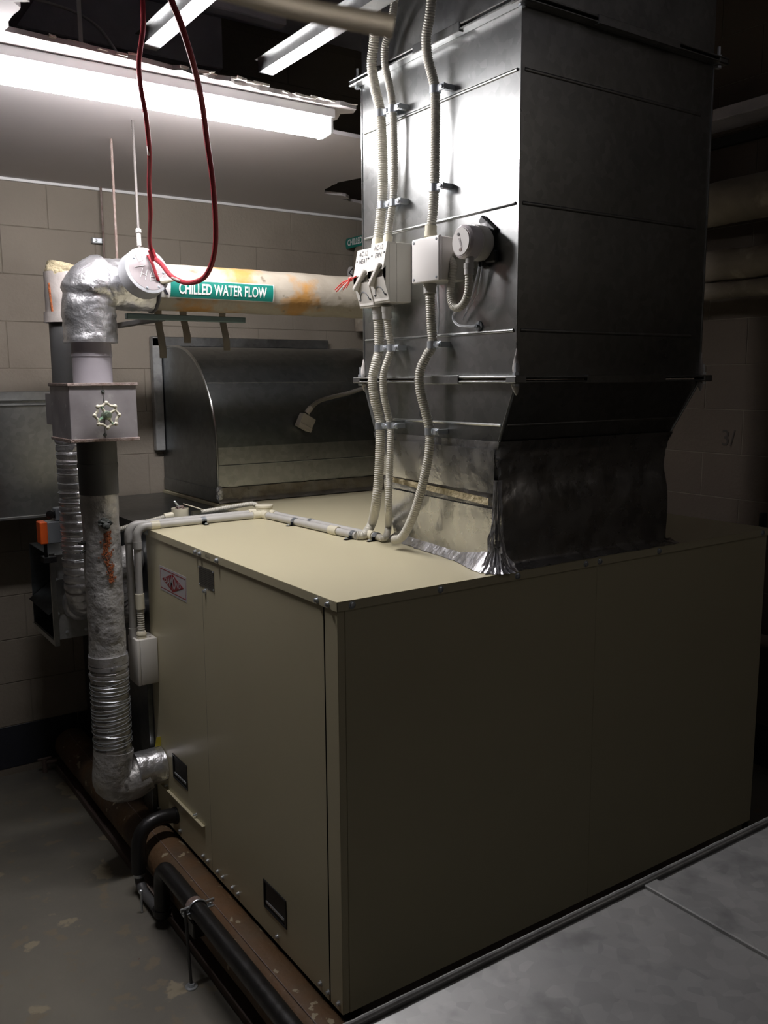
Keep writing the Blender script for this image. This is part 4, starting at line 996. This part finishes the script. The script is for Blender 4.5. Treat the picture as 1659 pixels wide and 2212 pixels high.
# ---- round pressure switch
ps = thing('pressure_switch', 'round clear-capped air pressure switch screwed to the duct near its corner', 'switch', (DX0, 1.80, 1.99))
pc = P(1046, 527, 'x', 1.54); pc = V(DX0, pc.y, pc.z)
bm = NB(); lathe(bm, pc+SL*.012, SL, [(0, .040), (.006, .044), (.030, .045), (.034, .043)], 36); obj('base', bm, ISO, ps)
bm = NB(); lathe(bm, pc+SL*.046, SL, [(0, .0425), (.004, .044), (.034, .042), (.040, .036)], 36); cap = obj('cap', bm, mat('milky_clear_cap', (.82, .76, .78), .18, trans=.25), ps, label='milky clear cap')
bm = NB(); tube(bm, [pc+SL*.050+V(0, .0437*math.cos(a), .0437*math.sin(a)) for a in [2*PI*i/36 for i in range(37)]], .0014, 6, False); obj('rim', bm, WHITEP, cap)
bm = NB(); lathe(bm, pc+SL*.086, SL, [(0, .034), (.0025, .033)], 30); fcx = obj('face', bm, WHITEP, cap)
bm = NB(); lathe(bm, pc+SL*.0885+V(0, .008, .018), SL, [(0, .004), (.0015, .004)], 14); obox(bm, pc+SL*.0888+V(0, .0, -.003), V(1, 0, 0), V(0, .35, .94), V(0, -.94, .35), (.0015, .026, .007), .0005); obj('adjuster', bm, CLEAR, cap)
bm = NB(); lathe(bm, pc+SL*.0885+V(0, .0, -.020), SL, [(0, .0045), (.001, .0045)], 12); obj('arrow_mark', bm, RUSTE, cap)
bm = NB(); box(bm, (DX0-.012, pc.y-.016, pc.z-.058), (DX0, pc.y+.016, pc.z+.056), .004, 2); obox(bm, V(DX0-.006, pc.y-.01, pc.z+.045), V(1, 0, 0), V(0, .8, .6), V(0, -.6, .8), (.012, .07, .02), .003); box(bm, (DX0-.018, pc.y-.05, pc.z-.05), (DX0-.002, pc.y-.01, pc.z-.02), .004); obj('bracket', bm, BLACKP, ps, label='black plastic bracket')
bm = NB(); cyl(bm, V(1.482, loop[-1].y, loop[-1].z+.022), V(1.482, loop[-1].y, pc.z-.030), .0105, n=16); obj('cable_entry', bm, PVC, ps)
for dy in (.004, -.008):
    bm = NB(); cyl(bm, V(1.528, pc.y+dy, pc.z-.038), V(1.528, pc.y+dy, pc.z-.058), .003, n=10); obj('nipple', bm, BLACKP, ps)
# clear hoses
h1 = [V(1.528, pc.y+.004, pc.z-.056)]+strand([(1028, 610, 1.527), (1018, 640, 1.525), (1000, 662, 1.522), (982, 676, 1.52), (979, 690, 1.52), (990, 702, 1.522), (1012, 705, 1.53), (1026, 706, 1.535)])
tag(obj('clear_hose', tube(NB(), smoothpath(h1, .006), .0032, 10), CLEARD), 'clear hose from the pressure switch curling to the port on the duct', 'hose')
h2 = [V(1.528, pc.y-.008, pc.z-.056)]+strand([(1038, 605, 1.532), (1028, 640, 1.535), (1012, 665, 1.538), (1000, 690, 1.54)])
tag(obj('clear_hose', tube(NB(), smoothpath(h2, .006), .0032, 10), CLEARD), 'second clear hose from the pressure switch fading down the duct', 'hose')
h3 = strand([(946, 606, 1.535), (946, 640, 1.535), (948, 680, 1.536), (946, 720, 1.538)])
tag(obj('clear_hose', tube(NB(), smoothpath(h3, .006), .0035, 10), CLEARD), 'clear hose running down behind the conduit below the junction box', 'hose')
pt = thing('pressure_port', 'small round pressure port screwed to the duct, hose attached', 'fitting', P(1036, 705, 'x', DX0))
q_ = P(1036, 705, 'x', DX0)
bm = NB(); lathe(bm, V(DX0, q_.y, q_.z), SL, [(0, .014), (.003, .013)], 20); obj('plate', bm, GREYB, pt)
bm = NB(); cyl(bm, V(DX0-.003, q_.y, q_.z), V(DX0-.014, q_.y, q_.z), .005, n=12); cyl(bm, V(DX0-.012, q_.y, q_.z), V(DX0-.013, q_.y+.014, q_.z), .0035, n=10); obj('nozzle', bm, GREYB, pt)
for dz in (-.009, .009): screw_obj((DX0-.003, q_.y, q_.z+dz), SL, pt, .0025, .002)

# ================================================================== RIGID CONDUITS ON THE LID
def rigid(nm, lab, pts, r, mt=PVC, n=16):
    t = thing(nm, lab, 'conduit', pts[0], 'rigid conduits on the cabinet lid'); bm = NB(); tube(bm, pts, r, n); obj('tube', bm, mt, t); return t
rc = .0125
zc = Z1+rc+.0005
ya = 2.940; xa = 1.468
# drop pipe, bend, run along the far edge (two parallel)
t = rigid('rigid_conduit', 'front grey rigid conduit along the lid edge, bending down beside the riser', [V(1.005, ya-.02, zc), V(xa-.02, ya-.02, zc)], rc)
bend = arc(V(1.018, ya-.02, zc-.035), V(0, 0, 1), V(-1, 0, 0), .035)
bm = NB(); tube(bm, [V(1.035, ya-.02, zc)]+bend+[V(.983, ya-.02, zc-.055)], rc+.0022, 16); obj('bend', bm, PVC, t)
bm = NB(); cyl(bm, V(1.032, ya-.02, zc), V(1.062, ya-.02, zc), rc+.0032); obj('coupling', bm, CREAM, t)
bm = NB(); cyl(bm, V(.983, ya-.02, zc-.05), V(.983, ya-.02, zc-.075), rc+.0032); obj('coupling', bm, PVC, t)
bm = NB(); cyl(bm, V(.983, ya-.02, zc-.07), V(.983, ya-.02, .905), rc); obj('drop_tube', bm, PVC, t)
bm = NB(); cyl(bm, V(.983, ya-.02, .925), V(.983, ya-.02, .872), rc+.003); obj('coupling', bm, CREAM, t)
bm = NB(); corrugated(bm, [V(.983, ya-.02, .873), V(.983, ya-.02, .83), V(.983, ya-.02, .792)], rc, .008, 16, .16); obj('corrugated_tail', bm, PVCF, t)
bm = NB(); lathe(bm, V(.983, ya-.02, .768), V(0, 0, 1), [(0, .0165), (.012, .016), (.0122, .018), (.018, .018), (.025, .0135)], 20); obj('gland', bm, CREAM, t)
t2 = rigid('rigid_conduit', 'rear grey rigid conduit along the lid edge, half hidden behind the front one', [V(.99, ya+.012, zc+.003), V(xa-.02, ya+.012, zc+.003)], rc)
bend = arc(V(1.0, ya+.012, zc-.032), V(0, 0, 1), V(-1, 0, 0), .035)
bm = NB(); tube(bm, [V(1.02, ya+.012, zc+.003)]+bend+[V(.965, ya+.012, zc-.055)], rc+.0022, 16); obj('bend', bm, PVC, t2)
bm = NB(); cyl(bm, V(.965, ya+.012, zc-.05), V(.965, ya+.012, .80), rc); obj('drop_tube', bm, PVC, t2)
bm = NB(); cyl(bm, V(.965, ya+.012, .80), V(.965, ya+.012, .765), rc+.003); obj('coupling', bm, PVC, t2)
def floor_saddle(par, c, alongx):
    """zinc saddle bent over a conduit lying on the lid"""
    bm = NB(); u = V(0, 1, 0) if alongx else V(1, 0, 0); a_ = V(1, 0, 0) if alongx else V(0, 1, 0)
    pr2 = [(math.cos(q)*(rc+.0015), math.sin(q)*(rc+.0015)) for q in [PI*k/10 for k in range(11)]]
    pr2 = [(rc+.024, -rc+.001), (rc+.0015, -rc+.001)]+pr2+[(-rc-.0015, -rc+.001), (-rc-.012, -rc+.001)]
    g = [[bm.verts.new(c+u*(-p[0] if True else p[0])+V(0, 0, p[1])+a_*s) for s in (-.009, .009)] for p in pr2]
    for a, b in zip(g, g[1:]): bm.faces.new((a[0], a[1], b[1], b[0]))
    bmesh.ops.solidify(bm, geom=bm.faces[:], thickness=.0015)
    s = obj('saddle', bm, ZINC, par); bm = NB(); screw(bm, c-u*(rc+.016)+V(0, 0, -rc+.0025), V(0, 0, 1), .0045, .004); obj('screw', bm, ZINC, s)
floor_saddle(t, V(1.225, ya-.02, zc), True); 
# corner junction (round through box) then the two runs toward the duct
jr = thing('round_junction_box', 'round cream junction box where conduits turn on the lid corner', 'junction box', (xa+.008, ya-.004, Z1))
bm = NB(); lathe(bm, V(xa+.010, ya+.002, Z1+.0005), V(0, 0, 1), [(0, .032), (.036, .032), (.0365, .034), (.043, .034), (.045, .031)], 30); obj('body', bm, CREAM, jr)
for (p, q) in ((V(xa-.018, ya-.02, zc), V(xa-.05, ya-.02, zc)), (V(xa-.018, ya+.012, zc+.003), V(xa-.05, ya+.012, zc+.003)), (V(xa-.008, ya-.02, zc), V(xa-.006, ya-.06, zc)), (V(xa+.026, ya-.02, zc), V(xa+.026, ya-.06, zc))):
    bm = NB(); cyl(bm, p, q, rc+.003); obj('spigot', bm, CREAM, jr)
e1 = P(795, 1162, 'z', zc); e2 = P(850, 1165, 'z', zc)
t = rigid('rigid_conduit', 'left grey conduit crossing the lid from the round box to the duct', [V(xa-.006, ya-.04, zc), V(xa-.006, ya-.04, zc).lerp(E1, .97), E1], rc)
tb = t
sA = V(xa-.006, ya-.04, zc)
floor_saddle(t, sA.lerp(E1, .36), False)
bm = NB(); cyl(bm, sA.lerp(E1, .74), sA.lerp(E1, .82), rc+.003); obj('coupling', bm, CREAM, t)
floor_saddle(t, sA.lerp(E1, .97), False)
t = rigid('rigid_conduit', 'right grey conduit crossing the lid from the round box to the duct', [V(xa+.026, ya-.04, zc), V(xa+.026, ya-.04, zc).lerp(E2, .97), E2], rc)
sB = V(xa+.026, ya-.04, zc)
bm = NB(); cyl(bm, sB.lerp(E2, .90), sB.lerp(E2, .96), rc+.003); obj('coupling', bm, CREAM, t)
floor_saddle(t, sB.lerp(E2, .40), False); floor_saddle(t, sB.lerp(E2, .985), False)
# open round box with lid off and flexible tails behind the runs
ob = thing('open_junction_box', 'round cream junction box with its lid off and wires showing, behind the lid conduits', 'junction box', (1.16, 3.0, Z1))
oc = P(389, 1102, 'y', 3.005); oc = V(oc.x, 3.005, Z1+.012)
obj('mounting_strip', box(NB(), (oc.x-.05, 2.969, Z1-.0145), (oc.x+.05, 3.05, Z1+.011), .001), GALVD, ob, False)
bm = NB(); lathe(bm, oc, V(0, 0, 1), [(0, .030), (.040, .031), (.040, .027), (.012, .026)], 30); obj('body', bm, CREAM, ob)
bm = NB()
for k in range(6):
    a = k*1.1; tube(bm, smoothpath([oc+V(math.cos(a)*.02, math.sin(a)*.02, .02), oc+V(math.cos(a+1)*.012, math.sin(a+1)*.012, .045), oc+V(math.cos(a+2.4)*.02, math.sin(a+2.4)*.02, .032)], .005), .003, 6)
obj('wires', bm, RUSTE, ob)
bm = NB(); obox(bm, oc+V(-.012, 0, .055), V(.8, 0, .6), V(0, 1, 0), V(-.6, 0, .8), (.006, .012, .030), .001); obj('connector', bm, ZINC, ob)
bm = NB(); obox(bm, oc+V(.050, -.002, .040), V(.93, 0, -.36), V(0, 1, 0), V(.36, 0, .93), (.062, .055, .004), .0015); obj('loose_lid', bm, CREAM, ob)
bm = NB(); cyl(bm, oc+V(-.028, 0, .016), oc+V(-.060, 0, .012), .013); obj('spigot', bm, CREAM, ob)
t = flexthing('thin corrugated conduit entering the open junction box from the left', [V(.90, 3.06, Z1-.03), V(.99, 3.03, Z1-.002), V(oc.x-.09, 3.008, Z1+.018), oc+V(-.055, 0, .013)], .009, grp='thin corrugated tails behind the lid conduits')
t = flexthing('thin corrugated conduit arching between the open box and the round corner box', [oc+V(.045, .0, .016), oc+V(.13, .005, .020), oc+V(.20, 0, .026), oc+V(.28, -.02, .034), V(xa-.01, ya+.03, Z1+.038)], .009, grp='thin corrugated tails behind the lid conduits')

# ---- cream adaptable box on the cabinet's left side
gb = thing('terminal_box', 'cream rectangular terminal box beside the cabinet, under the conduit drop', 'junction box', (.99, 2.95, .6))
gx0, gx1, gy0, gy1, gz0, gz1 = .955, 1.029, 2.893, 2.985, .605, .768
obj('housing', box(NB(), (gx0+.012, gy0, gz0), (gx1, gy1, gz1), .004, 2), ISO, gb)
obj('lid', box(NB(), (gx0, gy0-.001, gz0-.001), (gx0+.0125, gy1+.001, gz1+.001), .004, 2), ISO, gb)
for y in (gy0+.02, gy1-.02): screw_obj((gx1-.02, y, gz1), V(0, 0, 1), gb, .003, .002, RUSTE)
obj('backing_strip', box(NB(), (1.01, 2.967, FLOOR+.001), (1.028, 3.06, gz0-.003), .001), GALVD, gb, False)
# yellow tag on stub
tag(obj('yellow_tag', obox(NB(), V(1.02, 2.905, .385), V(1, 0, 0), V(0, 1, 0), V(.2, 0, 1).normalized(), (.02, .001, .035)), YEL, None, False), 'small yellow tag above the foil stub at the cabinet side', 'tag')

# ---- small sensor box on the elbow duct with its conduit
sn = thing('duct_sensor', 'small pale sensor box tilted on the curved elbow duct', 'sensor', P(655, 910, 'y', 3.38))
s0 = P(654, 912, 'y', 3.372); a_ = math.radians(-28)
obj('body', obox(NB(), s0-V(0, .022, 0), V(math.cos(a_), 0, math.sin(a_)), V(0, 1, 0), V(-math.sin(a_), 0, math.cos(a_)), (.068, .04, .062), .005, 2), mat('aged_grey_plastic', (.30, .275, .24), .5), sn)
obj('lid', obox(NB(), s0-V(.011, .044, .020), V(math.cos(a_), 0, math.sin(a_)), V(0, 1, 0), V(-math.sin(a_), 0, math.cos(a_)), (.068, .006, .020), .002), MATS['aged_grey_plastic'], sn)
cp_ = [P(x, y, 'y', yy) for x, y, yy in ((662, 893, 3.345), (672, 880, 3.345), (690, 866, 3.37), (720, 857, 3.385), (750, 850, 3.40), (790, 838, 3.42), (840, 828, 3.44))]
t = thing('sensor_conduit', 'thin dusty conduit rising right from the sensor box over the elbow duct', 'conduit', cp_[0])
obj('tube', tube(NB(), smoothpath(cp_, .01), .0095, 10), mat('dusty_grey_conduit', (.16, .15, .13), .6), t)
bm = NB(); cyl(bm, cp_[0], cp_[1], .012); obj('gland', bm, MATS['aged_grey_plastic'], t)

# ================================================================== RIGHT WALL SERVICES
def wallpipe(x, z, r, y0, y1, lab, amp=.006, seed=0, down=None):
    t = thing('wall_pipe', lab, 'pipe', (x, (y0+y1)/2, z), 'lagged pipes along the dark right wall')
    bm = lagged([(x, y0, z), (x, y1, z)], r, amp, 8, 26, .03, seed); obj('lagging', bm, PIPER, t)
    if down:
        bm = lagged([V(x, y1-.02, z), V(x, y1+.03, z-.005), V(x, y1+r*.9, z-r*.8), V(x, y1+r, z-r*2.2), V(x, y1+r, down)], r*.98, amp*.5, 8, 24, .03, seed); obj('end_bend', bm, PIPER, t)
    return t
WP = 3.22
za, zb = P(1530, 388, 'x', WP-.07).z, P(1527, 478, 'x', WP-.07).z
w1 = wallpipe(WP, (za+zb)/2-.005, .085, -.5, 3.60, 'thick lagged pipe along the right wall, topmost of the three', seed=1, down=2.0)
zc2, zd2 = P(1520, 543, 'x', WP-.05).z, P(1517, 608, 'x', WP-.05).z
w2 = wallpipe(WP, (zc2+zd2)/2, .062, -.5, 3.55, 'lagged pipe along the right wall, middle of the three', seed=2)
w3 = wallpipe(WP-.02, P(1515, 630, 'x', WP-.05).z, .034, -.5, 3.5, 'thin pale lagged pipe along the right wall, lowest of the three', seed=3)
# two lagged pipes in the far corner, behind the duct, with labels facing the viewer
def corner_pipe(X_, z_, r_, lab, sd):
    t = thing('corner_pipe', lab, 'pipe', (X_, 3.7, z_), 'lagged pipes in the far corner')
    bm = lagged([V(X_, 3.15, 2.47), V(X_, 3.15, z_+.12), V(X_, 3.20, z_+.03), V(X_, 3.32, z_), V(X_, 3.72, z_), V(X_, 3.80, z_-.005), V(X_, 3.885, z_-.05), V(X_, 3.905, z_-.14), V(X_, 3.905, z_-.30)], r_, .004, 9, 26, .02, sd)
    obj('lagging', bm, PIPER, t); return t
q_ = P(765, 522, 'x', 2.50)
cpz = q_.z
cp1 = corner_pipe(2.57, cpz, .062, 'lagged pipe in the far corner bearing the half-hidden green label', 4)
cp2 = corner_pipe(2.575, P(750, 590, 'x', 2.51).z, .058, 'lower lagged pipe in the far corner with the black arrow label', 6)
def cface(X_, r_, zc_, y, v, lift): a = v/r_; return V(X_-(r_+lift)*math.cos(a), y, zc_+(r_+lift)*math.sin(a))
ya_ = P(747, 525, 'x', 2.505).y
bm = NB(); g = [[bm.verts.new(cface(2.57, .062, cpz, y, -.024+.048*j/8, .0045)) for y in (ya_, ya_-.42)] for j in range(9)]
for a, b in zip(g, g[1:]): bm.faces.new((a[0], a[1], b[1], b[0]))
lb = obj('flow_label', bm, GREEN, cp1, label='green flow label')
bm = textbm('CHILLED WATER FLOW', .05, .8, .001, cuts=6); um_ = max(abs(v.co.x) for v in bm.verts); ym_ = max(abs(v.co.y) for v in bm.verts)
mapbm(bm, lambda u, v, w_: cface(2.57, .062, cpz, ya_-.21-u/um_*.19, v/ym_*.0165, .0065)); obj('lettering', bm, LABELW, lb, False)
zc_ = P(750, 590, 'x', 2.51).z; yb_ = P(752, 590, 'x', 2.517).y
bm = NB(); g = [[bm.verts.new(cface(2.575, .058, zc_, y, -.03+.06*j/8, .0045)) for y in (yb_, yb_-.09)] for j in range(9)]
for a, b in zip(g, g[1:]): bm.faces.new((a[0], a[1], b[1], b[0]))
lb = obj('flow_label', bm, LABELW, cp2, label='white label with black arrow')
bm = NB(); tube(bm, [cface(2.575, .058, zc_, yb_-.06, .024, .006), cface(2.575, .058, zc_, yb_-.02, 0, .006), cface(2.575, .058, zc_, yb_-.06, -.024, .006)], .004, 6); obj('arrow', bm, INK, lb)
# ledge / tray and a flat near-black box below it
zt0, zt1 = P(1535, 205, 'x', 3.3).z, P(1535, 250, 'x', 3.3).z
t = thing('cable_ledge', 'pale steel ledge high on the right wall above the lagged pipes', 'ledge', (3.35, 2, zt1))
obj('lip', box(NB(), (3.28, -.5, zt1-.03), (3.29, 3.9, zt1+.015), .002), JOIST, t)
obj('shelf', box(NB(), (3.29, -.5, zt1-.03), (WX-.001, 3.9, zt1-.024)), JOIST, t, False)
tag(obj('dark_area', box(NB(), (WX-.03, -.5, P(1530, 390, 'x', WX).z+.12), (WX-.001, 3.9, zt1-.06), .002), DARKGAP, None, False), 'dark board on the right wall between ledge and lagged pipes', 'area')
# pencilled figures on right wall
bm = textbm('3/', .10, .9); wq_ = P(1573, 948, 'x', WX)
mapbm(bm, lambda u, v, w_: V(WX-.0025, wq_.y-u, wq_.z+v)); obj('pencil_figures', bm, mat('faint_pencil', (.05, .04, .033), .7), wr, False)
# small lever behind the cabinet's far corner, and low pipe
lk = P(1648, 1125, 'x', 2.9)
t = thing('corner_latch', 'small dark bracket standing behind the far right lid corner', 'bracket', (lk.x, lk.y, 1.1))
obj('plate', box(NB(), lk-V(.01, .012, .03), lk+V(.01, .012, .03), .006, 2), BLACKP, t)
obj('post', box(NB(), V(lk.x-.008, lk.y-.008, FLOOR+.001), V(lk.x+.008, lk.y+.008, lk.z-.03)), BLACKP, t, False)
tag(obj('low_wall_pipe', tube(NB(), [V(3.35, -.5, P(1650, 1395, 'x', 3.3).z), V(3.35, 3.9, P(1650, 1395, 'x', 3.3).z)], .03, 16), PIPER), 'low pale pipe on the right wall beyond the cabinet end', 'pipe')

# ================================================================== FLOOR PIPES BESIDE THE CABINET
tp = thing('floor_pipe', 'fat rusty tan pipe lying on the floor along the cabinet side', 'pipe', (.985, 2.5, .02))
bm = lagged([(.985, 3.96, .018), (.985, .9, .018)], .073, .0018, 7, 32, .02); obj('cladding', bm, TANP, tp)
bm = NB(); tube(bm, [(.962, 3.9, .0885), (.962, .95, .0885)], .0016, 6); obj('lap_seam', bm, RUSTE, tp)
t = thing('floor_rail', 'narrow painted steel angle on the floor beside the tan pipe', 'rail', (.92, 2.5, FLOOR))
obj('foot', box(NB(), (.905, .95, FLOOR+.0005), (.975, 3.95, FLOOR+.012), .001), RAIL, t)
obj('upstand', box(NB(), (.905, .95, FLOOR+.012), (.911, 3.95, FLOOR+.028), .001), RAIL, t)
# black insulated pipes with U trap
k1 = [V(X0-.001, 2.785, .155), V(.985, 2.785, .162), V(.94, 2.783, .158), V(.905, 2.78, .135), V(.888, 2.775, .09), V(.884, 2.77, .03), V(.884, 2.77, .0)]
t = thing('condensate_pipe', 'black insulated pipe arching out of the cabinet over the tan pipe', 'pipe', k1[0])
obj('insulation', tube(NB(), smoothpath(k1, .008), .0245, 18), RUBBER, t)
bm = NB(); lathe(bm, k1[0], V(-1, 0, .1), [(0, .030), (.008, .029)], 20); obj('collar', bm, RUBBER, t)
bm = NB(); tube(bm, [V(.93, 2.7835, .1545), V(.925, 2.783, .1515)], .0255, 18); obj('tape_joint', bm, BLACKP, t)
bm = NB(); cyl(bm, V(.884, 2.77, .004), V(.884, 2.77, -.014), .020); obj('steel_band', bm, ZINC, t)
bm = NB(); tube(bm, smoothpath([V(.884, 2.77, -.01), V(.884, 2.765, -.035), V(.884, 2.73, -.054), V(.884, 2.66, -.054), V(.884, 2.60, -.048), V(.884, 2.572, -.035)], .008), .016, 14); obj('trap_bend', bm, CANVASD, t)
k2 = [V(.884, 2.555, -.045), V(.884, 2.55, .02), V(.884, 2.545, .085), V(.884, 2.52, .125), V(.885, 2.46, .133), V(.885, 2.2, .132), V(.884, 1.9, .13), V(.882, 1.5, .127), V(.88, .95, .12)]
t = thing('drain_pipe', 'long black insulated drain pipe running along the tan pipe toward the viewer', 'pipe', k2[0])
obj('insulation', tube(NB(), smoothpath(k2, .012), .0255, 18), RUBBER, t)
bm = NB(); tube(bm, [V(.885, 2.285, .132), V(.885, 2.262, .132)], .0265, 18); obj('tape_joint', bm, RUSTE, t)
bm = NB(); lathe(bm, V(.884, 2.556, -.02), V(0, 0, -1), [(0, .031), (.02, .029), (.03, .02)], 18); obj('lower_elbow', bm, RUBBER, t)
obj('bearer_block', box(NB(), (.862, 2.235, .055), (.908, 2.275, .105), .003), RUBBER, t)
stn = thing('pipe_stand', 'threaded rod stand with pipe clamp holding up the black drain pipe', 'stand', (.872, 2.25, FLOOR))
bm = NB(); n = 60; pa, pb = V(.845, 2.225, FLOOR+.006), V(.845, 2.25, .15); tube(bm, [pa.lerp(pb, i/n) for i in range(n+1)], .005, 8, True, [.005 if i % 2 else .0043 for i in range(n+1)]); obj('rod', bm, CANVASD, stn)
bm = NB(); lathe(bm, V(.845, 2.225, FLOOR+.0005), V(0, 0, 1), [(0, .018), (.003, .018), (.0035, .009), (.012, .009)], 16); obj('foot', bm, ZINC, stn)
bm = NB(); tube(bm, [V(.885+.029*math.cos(a), 2.255, .132+.029*math.sin(a)) for a in [2*PI*i/24 for i in range(25)]], .003, 8, False); obj('clamp_ring', bm, ZINC, stn)
for xa_, xb_ in ((.838, .860), (.911, .932)): obj('clamp_ear', box(NB(), (xa_, 2.246, .128), (xb_, 2.262, .134), .001), ZINC, stn)
for x in (.846, .924):
    bm = NB(); lathe(bm, V(x, 2.255, .134), V(0, 0, 1), [(0, .007), (.008, .007), (.01, .004)], 6); box(bm, (x-.014, 2.252, .14), (x+.014, 2.258, .152), .002); obj('wing_nut', bm, ZINC, stn)
bm = NB(); tube(bm, [V(.852, 2.66, FLOOR+.002), V(.852, 2.66, -.01)], .004, 8); bmesh.ops.create_icosphere(bm, subdivisions=2, radius=.008, matrix=Matrix.Translation((.852, 2.66, -.006))); tag(obj('trap_clamp_bolt', bm, ZINC), 'shiny bolt head beside the black pipe trap on the floor', 'bolt')
# little floor tap near the far wall
t = thing('floor_tap', 'small dark red tap lying by the dado at far left', 'tap', P(100, 1665, 'z', FLOOR))
q_ = P(98, 1668, 'z', FLOOR)
bm = NB(); cyl(bm, q_+V(0, 0, .0005), q_+V(0, 0, .06), .012); obj('body', bm, RAIL, t)
bm = NB(); tube(bm, [q_+V(0, 0, .045), q_+V(.05, -.02, .05)], .008, 10); obj('spout', bm, RAIL, t)
bm = NB(); box(bm, q_+V(-.03, -.006, .06), q_+V(.03, .006, .068), .002); obj('handle', bm, RAIL, t)

# ================================================================== FOREGROUND DUCT
fz, fy = .90, .80
fg = thing('foreground_duct', 'dusty galvanised duct crossing the bottom right corner close to the viewer', 'duct', (1.0, .8, .6))
dpanel('top_panel', [(-.2, .12, fz-.004), (1.023, .12, fz-.004), (1.023, fy-.012, fz-.004), (-.2, fy-.012, fz-.004)], V(0, 0, 1), .002, fg, GALVF, 20, 12, .003)
dpanel('top_panel', [(1.023, .12, fz-.004), (2.5, .12, fz-.004), (2.5, fy-.012, fz-.004), (1.023, fy-.012, fz-.004)], V(0, 0, 1), .002, fg, GALVF, 20, 12, .003)
bm = NB(); box(bm, (1.008, .12, fz-.006), (1.036, fy-.0135, fz+.002), .0015); obj('standing_seam', bm, GALVF, fg)
bm = NB(); box(bm, (-.2, fy-.009, fz-.018), (2.5, fy, fz+.001), .001); box(bm, (-.2, fy-.0125, fz-.018), (2.5, fy-.0095, fz-.009)); 
obj('folded_edge', bm, GALVF, fg)
bm = NB(); n = 220; tube(bm, [V(-.2+2.7*i/n, fy-.0045, fz+.001) for i in range(n+1)], .003, 8, True, [.0034+.0008*noise.noise(V(i*.9, 0, 0)) for i in range(n+1)]); obj('rolled_lip', bm, GALVF, fg)
obj('side_panel', box(NB(), (-.2, fy-.02, .42), (2.5, fy-.014, fz-.009)), GALVD, fg, False)
obj('side_panel', box(NB(), (-.2, .11, .42), (2.5, .12, fz-.004)), GALVD, fg, False)
obj('bottom_panel', box(NB(), (-.2, .12, .42), (2.5, fy-.02, .425)), GALVD, fg, False)
for x in (.1, 1.3, 2.3):
    bm = NB(); box(bm, (x-.02, .2, FLOOR+.0005), (x+.02, .24, .42)); box(bm, (x-.02, fy-.1, FLOOR+.0005), (x+.02, fy-.06, .42)); obj('stand_leg', bm, GALVR, fg, False)
